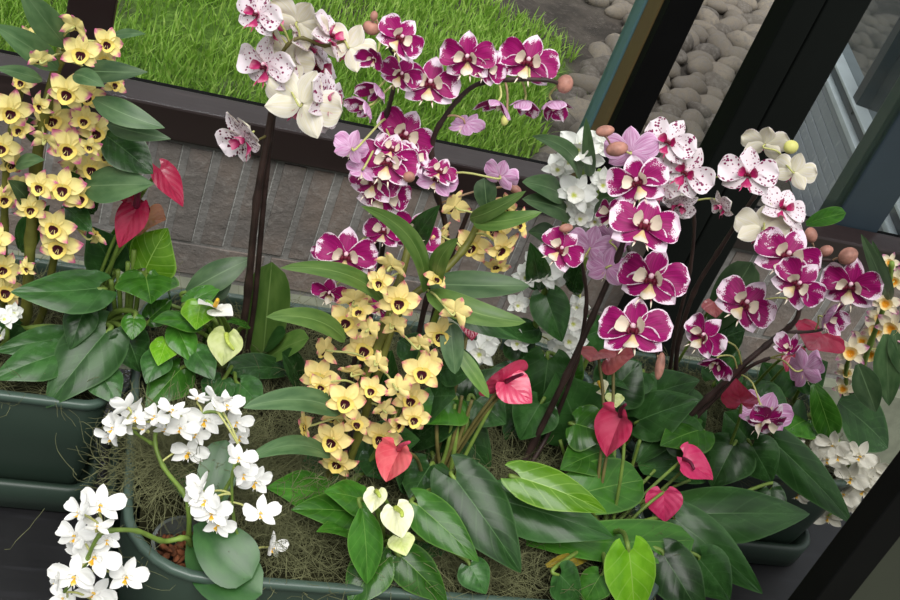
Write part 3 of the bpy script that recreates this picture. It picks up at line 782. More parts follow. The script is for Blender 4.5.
# --- yellow pink-tipped dendrobium at far left
p = Plant('potted_dendrobium', 'tall yellow dendrobium orchid with pink petal tips at far left by the window post', 'orchid', bxy(-.045, 1.07), 1.04)
cane(p, [p.b, (22, 330, 1.06), (30, 250, 1.05), (36, 165, 1.05), (48, 100, 1.05), (62, 50, 1.06)], .0062, .005)
cane(p, [p.b + Vector((-.02, .01, 0)), (2, 330, 1.08), (4, 240, 1.07), (8, 150, 1.06), (26, 70, 1.06)], .0045, .0035)
cane(p, [p.b + Vector((.02, .01, 0)), (40, 320, 1.08), (58, 240, 1.06), (78, 170, 1.06), (86, 110, 1.06)], .0045, .0035)
L = lambda *a, **k: p.leaf(*a, **dict(dict(mat='leaf_grey', shape='lance', zmin=None, fold=.35, curl=0, fy=.3), **k))
L(66, 46, 18, -16, 25, Yb=1.04, fx=-.3); L(58, 68, -8, 24, 24, Yb=1.05); L(42, 80, -6, 68, 13, Yb=1.02)
L(80, 70, 148, 72, 19, Yb=1.03, side=.10, bow=.2); L(112, 36, 146, 34, 9, Yb=1.07); L(74, 74, 105, 87, 16, Yb=1.0, bow=.2)
L(94, 99, 165, 128, 24, Yb=1.02, bow=.2, side=.12); L(108, 124, 171, 139, 18, Yb=1.03, bow=.2, side=.1); L(104, 134, 153, 174, 40, Yb=1.05, mat='leaf_dark')
L(84, 186, 154, 184, 32, Yb=1.04, bow=.15, mat='leaf_grey', side=.05); L(30, 205, 8, 180, 18, Yb=1.05); L(16, 165, 45, 160, 14, Yb=1.05); L(95, 212, 66, 170, 22, Yb=1.07, mat='leaf_dark')
L(64, 205, 92, 232, 22, Yb=1.06, mat='leaf_dark'); L(40, 140, 14, 118, 18, Yb=1.07); L(60, 120, 100, 100, 20, Yb=1.08, mat='leaf_dark'); L(20, 250, 50, 205, 24, Yb=1.08, mat='leaf_dark')
for a in ((30, 38, 30, -.9, .1), (75, 26, 36, .3, .5, -.6), (81, 53, 44, .05, -.1), (107, 43, 37, .35, 0), (68, 92, 48, .05, -.1), (88, 96, 36, .3, -.2), (114, 84, 30, .9, -.1),
          (22, 82, 30, -.5, -.1), (11, 111, 46, -.1, -.1), (52, 118, 46, .5, -.5), (97, 132, 42, .2, -.1), (68, 148, 46, .1, -.2), (20, 130, 32, -.8, .1), (3, 147, 40, 0, -.1), (12, 163, 34, .3, -.7),
          (92, 168, 42, .1, -.1), (63, 188, 48, .05, -.2), (80, 197, 40, .2, -.3), (104, 157, 28, .8, .1), (20, 186, 36, 0, .5, -.5), (4, 198, 36, .3, -.1), (55, 227, 44, -.1, -.1), (59, 246, 48, .05, -.15),
          (94, 236, 38, .6, .3, -.4), (4, 268, 38, .2, -.1), (5, 291, 44, .2, -.1), (27, 268, 24, -.5, -.4), (90, 146, 26, -.2, -.5), (40, 105, 30, -.6, -.2), (-6, 240, 40, .2, 0), (40, 186, 38, -.3, 0), (46, 140, 34, .2, .4, -.6), (84, 120, 34, .3, .2, .8), (30, 208, 36, .2, -.2), (74, 170, 34, .3, .5, -.6), (40, 60, 30, -.4, .4, -.6), (104, 60, 30, .6, .2, .7), (76, 222, 34, .4, .2, .7)):
    p.flower('dyp', a[0], a[1], a[2], a[3], a[4], a[5] if len(a) > 5 else 1.0)

# --- white dendrobium at the very left edge
p = Plant('potted_orchid', 'small white orchid half cut off at the left picture edge, under the yellow flowers', 'orchid', bxy(-.085, 1.02), 1.02)
p.stem([p.b, (2, 345, 1.02), (6, 318, 1.02)], .003, .002, M['stem_green'])
for a in ((5, 318, 26), (14, 312, 22), (0, 334, 20)): p.flower('dw', *a)
p.leaf(-4, 352, 6, 326, 10, 'leaf_mid', 'lance', zmin=None)

# --- red anthurium, left trough
p = Plant('potted_anthurium', 'dark red anthurium with big heart leaves in the left trough', 'anthurium', bxy(.045, 1.08), 1.06)
L = lambda *a, **k: p.leaf(*a, **dict(dict(mat='leaf_dark', stalk='stem_green', sr=.003), **k))
p.spathe(160, 169, 183, 207, 27, 'sp_red', None, 0, 0, Y=1.04, fx=.5, fy=.3, zmin=None)
p.spathe(138, 206, 119, 248, 32, 'sp_red', 'spadix_dark', 144, 178, Y=1.04, fx=-.4, fy=.2, zmin=None, spr=.0035)
p.spathe(132, 208, 122, 190, 22, 'sp_red', None, 0, 0, Y=1.07, fx=-.2, fy=.6, zmin=None)
p.spathe(144, 222, 166, 220, 22, 'sp_brown', None, 0, 0, Y=1.07, fx=.2, fy=.5, zmin=None, label='faded brown spathe')
L(146, 268, 188, 262, 0.1, Yb=1.03) if False else None
L(146, 268, 168, 228, 50, mat='leaf_bright', Yb=1.05, Yt=1.06, fy=.7, fx=.1, fold=.1); L(146, 278, 151, 304, 52, mat='leaf_mid', Yb=1.04, Yt=1.0, fy=.9, fold=.5)
L(98, 288, 10, 292, 46, Yb=1.02, Yt=1.0, fy=.5, side=-.1); L(106, 332, 46, 408, 64, mat='leaf_dark', Yb=1.02, Yt=.965, fy=.35, fold=.3)
L(66, 338, -6, 352, 34, Yb=1.02, Yt=1.0); L(58, 354, -8, 380, 42, Yb=1.0, Yt=.97); L(126, 334, 140, 372, 42, Yb=1.02, Yt=1.0, fx=.2)
L(113, 268, 88, 225, 40, Yb=1.08, Yt=1.08, fy=.2); L(128, 255, 132, 208, 34, Yb=1.1, Yt=1.1, fy=.1, mat='leaf_mid'); L(84, 310, 70, 350, 34, Yb=1.03, Yt=1.0)
L(150, 318, 172, 300, 26, mat='leaf_mid', Yb=1.04, Yt=1.05); L(134, 318, 132, 340, 24, mat='leaf_mid', Yb=1.02, Yt=1.0); L(20, 325, -14, 318, 30, Yb=1.05, Yt=1.04); L(100, 372, 118, 405, 36, Yb=.99, Yt=.96)
for q in ((111, 280), (118, 270), (128, 262), (140, 268), (134, 250)):
    p.stem([p.b + Vector((R.uniform(-.02, .02), R.uniform(-.02, .02), 0)), ((q[0] + 118) / 2 - 2, 330, 1.06), (q[0], q[1], 1.06)], .0032, .0026, M['stem_green'], 'leaf_stalk', False, False)

# --- small white and green anthurium, left trough right end
p = Plant('potted_anthurium', 'small anthurium with one white and one lime green spathe beside the tall dark stakes', 'anthurium', bxy(.215, 1.06), 1.04)
p.spathe(214, 308, 198, 304, 14, 'sp_white', 'spadix_yellow', 217, 301, Y=1.02, fx=-.2, fy=.8, zmin=None)
p.spathe(216, 310, 233, 316, 13, 'sp_white', None, 0, 0, Y=1.018, fx=.2, fy=.8, zmin=None)
p.spathe(228, 334, 222, 366, 36, 'sp_lime', 'spadix_green', 234, 350, Y=1.0, fx=-.8, fy=.1, fold=.2, zmin=None)
L = lambda *a, **k: p.leaf(*a, **dict(dict(mat='leaf_mid', stalk='stem_green', sr=.0022), **k))
L(192, 322, 152, 322, 26, Yb=1.03, fy=.7, fold=.5); L(200, 306, 196, 330, 30, Yb=1.03, mat='leaf_bright', fy=.9, fold=.5); L(187, 292, 252, 258, 30, Yb=1.08, Yt=1.1, mat='leaf_grey', shape='lance', fy=.3); L(190, 302, 222, 286, 22, Yb=1.06, Yt=1.08, mat='leaf_mid')
L(205, 300, 232, 272, 26, Yb=1.1, Yt=1.12, mat='leaf_grey', shape='lance'); L(178, 330, 192, 363, 30, Yb=1.02, fx=.3); L(180, 370, 146, 408, 42, Yb=1.0, Yt=.96, fy=.4); L(166, 342, 158, 366, 24, mat='leaf_bright', Yb=1.01)
L(196, 352, 214, 380, 30, mat='leaf_dark', Yb=1.0, Yt=.97); L(206, 340, 214, 322, 18, Yb=1.05); L(160, 355, 146, 384, 30, mat='leaf_dark', Yb=1.0); L(222, 380, 206, 404, 30, mat='leaf_dark', Yb=.99, Yt=.96); L(246, 324, 226, 322, 12, mat='leaf_mid', Yb=1.03)
L(240, 384, 262, 408, 32, mat='leaf_dark', Yb=.99, Yt=.96); L(170, 300, 160, 278, 22, mat='leaf_dark', Yb=1.08)

# --- tall white speckled moth orchid
p = Plant('potted_moth_orchid', 'tall white moth orchid with crimson speckles on two dark stakes against the brick wall', 'orchid', bxy(.275, 1.09), 1.05)
p.stem([p.b + Vector((-.012, 0, 0)), (238, 372, 1.08), (247, 300, 1.07), (257, 200, 1.06), (269, 130, 1.06), (277, 76, 1.06)], .0045, .0035, M['stem_dark'], 'stem')
p.stem([p.b + Vector((-.004, .012, 0)), (247, 370, 1.085), (255, 300, 1.075), (264, 200, 1.068), (274, 108, 1.07)], .0032, .003, M['stem_dark'], 'stake', False, False)
p.stem([(277, 76, 1.06), (284, 50, 1.05), (300, 38, 1.05), (325, 46, 1.05), (346, 40, 1.05)], .0022, .0014, M['stem_bronze'], 'branch')
p.stem([(268, 135, 1.06), (258, 140, 1.05), (246, 146, 1.04)], .0014, .001, M['stem_bronze'], 'branch')
F_ = p.flower
F_('spk', 258, 14, 59, -.7, .1, roll=10); F_('spk', 271, 26, 66, 1.6, .1, -.35, roll=-20); F_('spk', 297, 22, 66, .2, .4, -.7); F_('spk', 309, 42, 68, .9, .5, .5)
F_('spk', 266, 66, 68, -.75, -.1, 1, roll=0); F_('spk', 314, 68, 76, 1.0, .2, .7, roll=8); F_('spk', 302, 104, 83, .2, .1, -1, roll=-10, Y=1.02); F_('spk', 330, 36, 59, .9, .4, .5)
F_('spk', 349, 48, 59, .3, -.1, -1, Y=1.03); F_('spk', 285, 84, 52, -.9, -.1, .5); F_('spkh', 244, 138, 68, -.75, -.5, .55, roll=-30, Y=1.01)
F_('spk', 327, 98, 66, 1.1, -.1, .6, Y=1.035)
F_('spk', 290, 58, 54, .3, .2, -.7); F_('spk', 320, 116, 48, .6, -.2, .7, Y=1.03)
L = lambda *a, **k: p.leaf(*a, **dict(dict(mat='leaf_phal', shape='phal', zmin=None, fold=.3, curl=0), **k))
L(262, 366, 272, 262, 42, Yb=1.08, Yt=1.09, fy=.4, bow=.02, mat='leaf_strap'); L(266, 360, 309, 338, 28, Yb=1.07, fy=.5, mat='leaf_strap'); L(290, 372, 226, 370, 28, Yb=1.05, mat='leaf_dark', bow=.25); L(302, 392, 282, 352, 28, Yb=1.06, mat='leaf_dark'); L(262, 352, 286, 332, 22, Yb=1.09, mat='leaf_phal')

# --- white mini moth orchid, front left
p = Plant('potted_moth_orchid', 'white mini moth orchid with yellow lips spilling over the front trough at lower left', 'orchid', Vector((PH.x, PH.y, .56)), .79)
mb = MB(); n_ = 24
for (r0, z0), (r1, z1) in zip(((.028, .0), (.034, .09), (.037, .092), (.037, .096), (.0335, .096), (.032, .08)), ((.034, .09), (.037, .092), (.037, .096), (.0335, .096), (.032, .08), (.028, .01))):
    pts = []; uv_ = []
    for r_, z_ in ((r0, z0), (r1, z1)):
        for j in range(n_ + 1): pts.append(Vector((r_ * math.cos(2 * PI * j / n_), r_ * math.sin(2 * PI * j / n_), z_))); uv_.append((0, j / n_))
    mb.grid(pts, uv_, 2, n_ + 1, M['clear_pot'])
p.part('nursery_pot', mb)
mb = MB()
for k in range(90):
    a, r_ = R.uniform(0, 6.28), .029 * R.random() ** .5
    e1 = Vector((R.uniform(-1, 1), R.uniform(-1, 1), R.uniform(-.4, .4))).normalized(); e2 = e1.orthogonal().normalized()
    mb.ell((r_ * math.cos(a), r_ * math.sin(a), .074 + R.uniform(-.006, .008)), (R.uniform(.004, .009), R.uniform(.0025, .005), .002), M['bark'], 4, 6, (e1, e2, e1.cross(e2)))
p.part('bark', mb)
bz = p.b + Vector((0, 0, .09))
p.stem([bz, (189, 515, .79), (184, 494, .80), (163, 466, .83), (155, 440, .85), (162, 424, .86), (185, 418, .86), (215, 412, .86), (240, 428, .85)], .0026, .0015, M['stem_green'])
p.stem([(156, 446, .85), (140, 436, .85), (124, 424, .85)], .0018, .0012, M['stem_green'], 'branch')
p.stem([bz + Vector((.004, 0, 0)), (186, 538, .775), (163, 541, .765), (137, 531, .75), (108, 531, .74), (96, 540, .735), (82, 570, .735), (64, 592, .735)], .0028, .0016, M['stem_green'])
p.stem([bz + Vector((.012, 0, 0)), (208, 520, .79), (236, 470, .80), (240, 448, .80), (232, 480, .78), (236, 530, .775), (252, 552, .77)], .0022, .0012, M['stem_green'])
for a in ((114, 428, 38, -.5, .3), (128, 407, 40, -.3, .5, -.6), (124, 424, 36, -.4, 0), (110, 436, 34, -.6, -.3), (156, 417, 38, -.2, .4, .6), (173, 411, 38, .1, .5, .5), (180, 428, 40, .2, .2), (198, 399, 26, .1, .6, .5),
          (205, 419, 46, .1, -.1), (226, 406, 42, .3, .4, .6), (236, 422, 36, .5, .1), (189, 451, 44, 0, -.3), (239, 436, 32, .6, -.1), (146, 428, 30, -.3, .5, .5), (216, 400, 34, .2, .6, -.5), (136, 418, 34, -.2, .3),
          (166, 430, 32, -.1, .4, .5), (196, 434, 32, 0, .1)):
    p.flower('mini', a[0], a[1], a[2] * .96, a[3] * 1.7, a[4] * 1.7, a[5] if len(a) > 5 else 1.0, Y=.85)
for a in ((238, 458, 38, .4, .3, .8), (243, 474, 36, .5, 0), (255, 481, 42, .3, -.3), (260, 513, 44, .2, .2, .8), (272, 547, 38, .8, 0, .6), (224, 536, 42, .1, -.3), (212, 512, 46, -.1, -.1), (199, 488, 44, -.5, .3, .7),
          (206, 500, 40, -.2, 0), (218, 524, 40, .2, -.2), (194, 500, 34, -.6, 0, .7), (246, 462, 30, .6, .1, .6)):
    p.flower('mini', a[0], a[1], a[2] * .96, a[3] * 1.7, a[4] * 1.7, a[5] if len(a) > 5 else 1.0, Y=.775)
for a in ((100, 505, 52, .2, .2), (80, 512, 42, -.5, .3, .7), (76, 536, 50, -.4, .3), (95, 556, 56, .1, -.1), (75, 575, 54, -.2, -.2), (126, 576, 48, .2, -.1), (94, 594, 50, .1, .4, .8), (58, 578, 38, -.7, .1, .7), (97, 527, 34, .1, .5, .6),
          (64, 598, 34, -.3, .1), (106, 540, 36, .4, .2), (82, 552, 40, -.2, .3)):
    p.flower('mini', a[0], a[1], a[2] * .96, a[3] * 1.7, a[4] * 1.7, a[5] if len(a) > 5 else 1.0, Y=.735)
p.bud(252, 561, 14, 10, 80, 'bud_green', Y=.77)
L = lambda *a, **k: p.leaf(*a, **dict(dict(mat='leaf_phal', shape='phal', zmin=.66, fold=.25, curl=0), **k))
L(206, 520, 226, 440, 48, Yb=.80, Yt=.86, fy=.1, bow=.05); L(200, 522, 252, 578, 66, Yb=.79, Yt=.74, fy=.3, bow=.12, side=.08); L(196, 534, 262, 594, 66, Yb=.80, Yt=.73, fy=.3, bow=.1, side=.22, zmin=.65)
L(200, 508, 172, 452, 34, Yb=.82, Yt=.88, mat='leaf_dark', fy=.1)

# --- yellow dendrobium, centre
p = Plant('potted_dendrobium', 'yellow dendrobium orchid with dark maroon throats in the centre of the front trough', 'orchid', base(322, 500), .89)
cane(p, [p.b, (330, 470, .88), (352, 410, .88), (384, 330, .90), (400, 280, .92), (412, 232, .95)], .0052, .004)
cane(p, [p.b + Vector((.012, 0, 0)), (352, 455, .89), (376, 380, .89), (400, 310, .91), (440, 275, .93), (470, 240, .95), (488, 195, .97)], .0046, .0034)
cane(p, [p.b + Vector((.018, .01, 0)), (372, 460, .90), (402, 400, .90), (425, 345, .91), (442, 300, .92)], .0042, .0034, 'stem_green')
L = lambda *a, **k: p.leaf(*a, **dict(dict(mat='leaf_strap', shape='strap', zmin=None, fold=.3, curl=0, fy=.3), **k))
L(425, 292, 361, 206, 17, Yb=.90, Yt=.86, side=.22, bow=.1); L(386, 304, 280, 268, 17, Yb=.88, Yt=.84, side=.14, bow=.2); L(345, 340, 266, 317, 19, Yb=.87, Yt=.84, side=.14, bow=.2)
L(428, 292, 526, 322, 26, Yb=.90, Yt=.86, side=.22, bow=.2, fy=.5); L(430, 284, 530, 286, 28, Yb=.92, Yt=.9, side=.1, bow=.15, fy=.6, mat='leaf_grey'); L(438, 284, 458, 238, 17, Yb=.9, side=-.15)
L(487, 210, 484, 178, 26, Yb=.96, Yt=.97, mat='leaf_grey', shape='phal', fy=.1); L(470, 218, 526, 191, 14, Yb=.95, side=.15, bow=.2); L(474, 222, 542, 212, 17, Yb=.94, side=.15, bow=.2)
L(450, 322, 455, 374, 24, Yb=.9, mat='leaf_grey', fy=.1); L(458, 350, 489, 398, 15, Yb=.9, mat='leaf_strap'); L(340, 412, 243, 408, 22, Yb=.86, Yt=.82, mat='leaf_grey', bow=.2, side=.12); L(330, 456, 246, 460, 17, Yb=.86, Yt=.81, mat='leaf_grey', bow=.2, side=.16)
L(428, 398, 456, 396, 50, Yb=.94, mat='leaf_dark', shape='lance') ; L(400, 340, 430, 360, 30, Yb=.94, mat='leaf_dark', shape='lance'); L(380, 400, 392, 350, 34, Yb=.93, mat='leaf_dark', shape='lance'); L(360, 450, 420, 440, 40, Yb=.92, mat='leaf_dark', shape='lance'); L(440, 370, 480, 366, 34, Yb=.95, mat='leaf_dark', shape='lance')
L(436, 300, 520, 340, 30, Yb=.95, mat='leaf_dark', shape='lance', bow=.2); L(410, 250, 440, 205, 22, Yb=.97, mat='leaf_dark', shape='lance')
for a in ((391, 266, 38, .3, .4, -.5), (399, 301, 48, 0, -.1), (347, 321, 44, -.2, -.1), (365, 349, 48, .1, -.15), (320, 378, 46, -.2, 0), (422, 372, 46, .2, 0), (440, 334, 44, .4, -.1), (326, 350, 36, -.5, .3, -.5), (346, 401, 46, 0, -.2), (411, 399, 42, .3, -.1),
          (354, 301, 40, -.2, .4, -.7), (436, 279, 28, .4, .3), (333, 440, 46, -.1, -.1), (381, 437, 46, .05, -.5), (338, 462, 44, -.1, -.55), (306, 426, 36, -1.0, -.1, .5), (414, 418, 38, .5, -.4), (322, 386, 32, -.4, -.4), (495, 229, 42, .2, 0, 1, .95), (473, 246, 44, -.3, 0, 1, .94),
          (502, 248, 46, .5, -.4, .7, .94), (519, 223, 36, 1.0, .1, .5, .95), (497, 265, 32, .4, -.8, .6, .94), (455, 207, 38, -.3, .3, -.6, .96), (442, 236, 32, -.6, .2, -.4, .95), (455, 312, 38, .3, .3, -.7), (471, 314, 32, .6, .1, -.5), (506, 207, 32, .5, .4, -.5, .96), (369, 330, 30, .2, .4, -.6), (398, 388, 32, .3, .3, -.6),
          (360, 312, 34, -.3, .3, .7), (394, 326, 34, .4, .2, -.6), (430, 362, 32, .4, .2, -.6), (336, 418, 32, -.4, .3, -.6), (356, 424, 34, .2, .3, .8), (398, 424, 30, .5, -.2, .6), (312, 402, 32, -.6, .2, .6), (372, 390, 34, 0, .2, .8), (378, 364, 30, .5, .3, -.6), (352, 372, 30, .3, .4, -.5), (420, 345, 30, .2, .5, -.6), (384, 410, 30, -.2, .4, -.6), (380, 282, 34, -.3, .2, .7)):
    p.flower('dy', a[0], a[1], a[2], a[3], a[4], a[5] if len(a) > 5 else 1.0, Y=a[6] if len(a) > 6 else .875)

# --- purple moth orchid, centre, two sprays
p = Plant('potted_moth_orchid', 'tall purple and white moth orchid, centre, its spray arching over the lawn view', 'orchid', base(402, 440), .96)
p.stem([p.b, (408, 400, .97), (424, 310, .98), (446, 240, .98), (436, 190, .98), (432, 145, .98), (448, 112, .98), (474, 86, .98), (505, 80, .97), (545, 80, .96), (560, 84, .96)], .0034, .0018, M['stem_dark'])
p.stem([p.b + Vector((.004, .01, 0)), (414, 400, .98), (440, 290, .99), (470, 208, 1.0)], .003, .0026, M['stem_dark'], 'stake', False, False)
F_ = p.flower
F_('purple', 430, 84, 64, -.1, .1, roll=-10); F_('purple', 468, 58, 60, -.2, .1, roll=-12); F_('purple', 487, 66, 46, .3, -.2, roll=20); F_('purple', 528, 62, 66, .05, .1, roll=-4)
F_('pinkpale', 465, 124, 42, .3, -.7, -.6, stalk='stalk_pink'); F_('half', 498, 102, 42, -.5, -1.1, .2); F_('half', 525, 101, 40, -.1, -1.1, .2); F_('half', 552, 102, 42, .3, -1.0, .25)
F_('pinkpale', 436, 180, 46, .1, .1, .9); F_('pinkpale', 500, 176, 40, .3, .3, -.7); F_('purple', 440, 172, 38, .3, .4, .7)
p.bud(565, 84, 22, 19, 70, 'bud_pink', Y=.96); p.bud(515, 189, 16, 10, -30, 'bud_pink', Y=.97); p.bud(505, 120, 12, 8, 250, 'bud_green', Y=.96)
L = lambda *a, **k: p.leaf(*a, **dict(dict(mat='leaf_phal', shape='phal', zmin=.68, fold=.3, curl=0), **k))
L(410, 446, 462, 408, 42, Yb=.95, mat='leaf_dark'); L(400, 446, 366, 476, 40, Yb=.93, Yt=.88, mat='leaf_dark')

# --- purple moth orchid, left of the centre
p = Plant('potted_moth_orchid', 'purple moth orchid left of centre, flowers crowding down behind the yellow dendrobium', 'orchid', base(352, 470), .94)
p.stem([p.b, (346, 405, .97), (362, 330, .98), (376, 250, .98), (374, 200, .98), (380, 140, .99), (392, 95, .99), (396, 60, .99), (378, 28, .98)], .0034, .0018, M['stem_dark'])
p.stem([p.b + Vector((.004, .01, 0)), (354, 405, .98), (372, 310, .995), (384, 240, 1.0), (394, 170, 1.0)], .003, .0026, M['stem_dark'], 'stake', False, False)
F_ = p.flower
F_('purple', 400, 38, 54, .3, .1, roll=18); F_('half', 374, 58, 34, -.4, -.3, .7); F_('purple', 401, 74, 46, -.2, -.1); F_('half', 378, 88, 40, -.7, -.7, .4); F_('half', 368, 106, 42, -.9, -.5, .3)
F_('pinkpale', 352, 148, 42, -.5, .1, -.8); F_('pinkpale', 362, 170, 34, -.4, -.5, -.6); F_('purple', 404, 136, 66, .15, .3, .9, roll=12, Y=.96); F_('purple', 388, 162, 66, -.1, -.1, roll=-5, Y=.93); F_('purple', 374, 182, 56, -.3, -.3, Y=.94)
F_('purple', 384, 194, 62, 0, -.2, Y=.95); F_('purple', 346, 256, 66, -.2, .1, roll=-10, Y=.94); F_('purple', 414, 234, 58, .2, .3, roll=6, Y=.94); F_('purple', 330, 292, 40, -.3, -.4, .8, Y=.95); F_('purple', 384, 232, 46, -.3, .3, .7, Y=.96); F_('purple', 380, 308, 30, .4, -.3, Y=.95)
F_('purple', 362, 264, 44, .5, -.2, .8, Y=.96); F_('purple', 412, 158, 42, .5, .1, .7, Y=.96); F_('half', 326, 256, 30, -1, 0, .4, Y=.96); F_('purple', 392, 150, 40, -.2, .5, .8, Y=.95)
p.bud(371, 28, 20, 16, 150, 'bud_pink', Y=.98); p.bud(374, 16, 12, 9, 80, 'bud_pink', Y=.98); p.bud(409, 177, 14, 13, 0, 'bud_pink', Y=.92)
L = lambda *a, **k: p.leaf(*a, **dict(dict(mat='leaf_phal', shape='phal', zmin=.68, fold=.3, curl=0), **k))
L(346, 476, 300, 468, 40, Yb=.92, Yt=.89, mat='leaf_dark'); L(354, 470, 392, 440, 40, Yb=.95, mat='leaf_dark')

# --- white dendrobium behind, centre right
p = Plant('potted_dendrobium', 'white dendrobium orchid with ruffled flowers behind the purple ones, right of the lawn corner', 'orchid', bxy(.63, 1.1), 1.05)
cane(p, [p.b, (520, 385, 1.08), (540, 310, 1.07), (560, 240, 1.07), (582, 170, 1.07), (588, 135, 1.07)], .0045, .0035, 'stem_green')
cane(p, [p.b + Vector((.02, 0, 0)), (545, 380, 1.09), (575, 300, 1.09), (592, 220, 1.09), (600, 170, 1.08)], .0045, .003, 'stem_green')
cane(p, [p.b + Vector((-.02, 0, 0)), (505, 390, 1.08), (490, 362, 1.07)], .0035, .003, 'stem_green')
L = lambda *a, **k: p.leaf(*a, **dict(dict(mat='leaf_grey', shape='strap', zmin=None, fold=.3, curl=0, fy=.3), **k))
L(590, 176, 586, 118, 11, Yb=1.04, fy=.1); L(580, 178, 532, 136, 15, Yb=1.03, side=.18, bow=.2); L(562, 196, 522, 182, 22, Yb=1.04, bow=.2); L(572, 216, 522, 199, 22, Yb=1.04, bow=.2); L(540, 290, 530, 242, 22, Yb=1.05, mat='leaf_dark', shape='lance'); L(546, 296, 562, 342, 40, Yb=1.04, mat='leaf_dark', shape='cordate', fy=.1)
L(572, 292, 582, 262, 20, Yb=1.06, mat='leaf_dark', shape='lance'); L(560, 240, 528, 232, 22, Yb=1.06, mat='leaf_grey', shape='lance'); L(598, 200, 622, 196, 16, Yb=1.06); L(540, 330, 506, 336, 24, Yb=1.07, mat='leaf_dark', shape='lance'); L(594, 214, 606, 204, 12, Yb=1.03); L(560, 320, 540, 300, 26, Yb=1.08, mat='leaf_dark', shape='lance')
for a in ((578, 147, 46), (598, 144, 36), (559, 168, 36), (575, 193, 46), (603, 183, 36), (580, 217, 34), (596, 220, 30), (543, 272, 44), (574, 322, 36), (570, 340, 38), (526, 276, 30), (518, 304, 28), (480, 352, 40), (518, 342, 30), (570, 160, 34), (588, 160, 34), (584, 205, 34), (552, 280, 34), (548, 254, 28), (560, 350, 34), (486, 342, 30), (472, 360, 26), (566, 204, 32), (536, 262, 32), (578, 306, 26), (612, 200, 26)):
    p.flower('dw', *a)

# --- purple moth orchid, right of centre
p = Plant('potted_moth_orchid', 'large purple moth orchid right of centre, flowers stacked down a dark leaning stem', 'orchid', base(500, 505), .94)
p.stem([p.b, (524, 462, .95), (562, 385, .96), (592, 318, .97), (622, 246, .98), (632, 200, .99), (628, 165, .99), (612, 148, .98)], .0042, .0022, M['stem_dark'])
p.stem([p.b + Vector((.01, .008, 0)), (545, 440, .97), (574, 370, .98), (586, 310, .99), (584, 275, .99), (578, 250, .98)], .003, .0018, M['stem_dark'], 'branch')
p.stem([(628, 246, .975), (640, 300, .965), (655, 345, .965), (660, 372, .965)], .002, .0016, M['stem_dark'], 'branch')
F_ = p.flower
F_('pinkpale', 631, 152, 58, .1, .3, -1, roll=20, Y=.98); F_('purple', 638, 182, 66, -.35, -.1, roll=-30, Y=.94); F_('purple', 644, 226, 76, .1, .1, roll=-4, Y=.93); F_('purple', 652, 279, 76, 0, .15, roll=-6, Y=.92); F_('purple', 634, 330, 78, -.1, .1, roll=-14, Y=.91)
F_('purple', 561, 250, 52, -.2, .1, .9, roll=25, Y=.95); F_('pinkpale', 590, 248, 52, .1, .2, -1, Y=.98); F_('pinkpale', 607, 268, 50, .3, -.1, -.9, Y=.97); F_('pinkpale', 612, 240, 40, .3, .3, -.7, Y=.99); F_('purple', 612, 214, 44, -.5, .2, .7, Y=.97)
p.bud(605, 131, 22, 13, 10, 'bud_pink', Y=.96); p.bud(617, 149, 26, 17, 12, 'bud_pink', Y=.95); p.bud(660, 366, 32, 11, 80, 'bud_pink', Y=.94); p.bud(566, 228, 16, 10, 10, 'bud_pink', Y=.96)
L = lambda *a, **k: p.leaf(*a, **dict(dict(mat='leaf_phal', shape='phal', zmin=.68, fold=.25, curl=0), **k))
L(540, 506, 643, 480, 62, Yb=.93, Yt=.9, fy=.3, bow=.15, mat='leaf_mid'); L(526, 540, 694, 540, 48, Yb=.86, Yt=.84, fy=.3, bow=.12, side=.06, mat='leaf_mid')

# --- white speckled moth orchid at the right
p = Plant('potted_moth_orchid', 'white moth orchid with crimson speckles in front of the black column', 'orchid', bxy(.79, 1.13), 1.08)
p.stem([p.b, (672, 395, 1.1), (678, 345, 1.1), (694, 292, 1.1), (722, 246, 1.1), (744, 212, 1.1), (762, 186, 1.1), (782, 160, 1.1), (790, 150, 1.1)], .0036, .002, M['stem_dark'])
p.stem([p.b + Vector((-.01, .0, 0)), (664, 392, 1.1), (676, 330, 1.09), (690, 270, 1.08), (694, 215, 1.08), (682, 175, 1.08)], .003, .0018, M['stem_dark'])
p.stem([(746, 210, 1.1), (768, 218, 1.09), (790, 222, 1.08)], .0018, .0014, M['stem_bronze'], 'branch')
F_ = p.flower
F_('spk', 669, 142, 58, -.2, .2, roll=10, Y=1.03); F_('spk', 686, 172, 62, -.1, 0, roll=18, Y=1.02); F_('spkh', 680, 204, 42, .2, -.7, .6, roll=30, Y=1.04); F_('spk', 662, 190, 44, -.5, -.1, .8, Y=1.05)
F_('spk', 748, 174, 62, 0, .1, roll=-10, Y=1.06); F_('spk', 765, 144, 50, .2, .5, -.8, Y=1.1); F_('spk', 794, 172, 46, .2, .1, -1, Y=1.08); F_('spk', 722, 206, 36, -1.1, -.4, .3, Y=1.06); F_('spk', 762, 228, 60, -.2, .1, -1, roll=10, Y=1.06); F_('spk', 783, 208, 52, .4, .3, .9, Y=1.06); F_('spk', 784, 230, 40, .3, -.1, .8, Y=1.08)
p.bud(791, 147, 15, 14, 20, 'bud_green', Y=1.08)
L = lambda *a, **k: p.leaf(*a, **dict(dict(mat='leaf_phal', shape='phal', zmin=None, fold=.25, curl=0), **k))
L(712, 330, 752, 262, 44, Yb=1.12, Yt=1.13, fy=.2, mat='leaf_grey'); L(806, 224, 846, 213, 20, Yb=1.1, Yt=1.08, fy=.5, mat='leaf_mid'); L(700, 350, 745, 330, 44, Yb=1.12, mat='leaf_dark'); L(690, 392, 640, 412, 34, Yb=1.08, mat='leaf_dark')

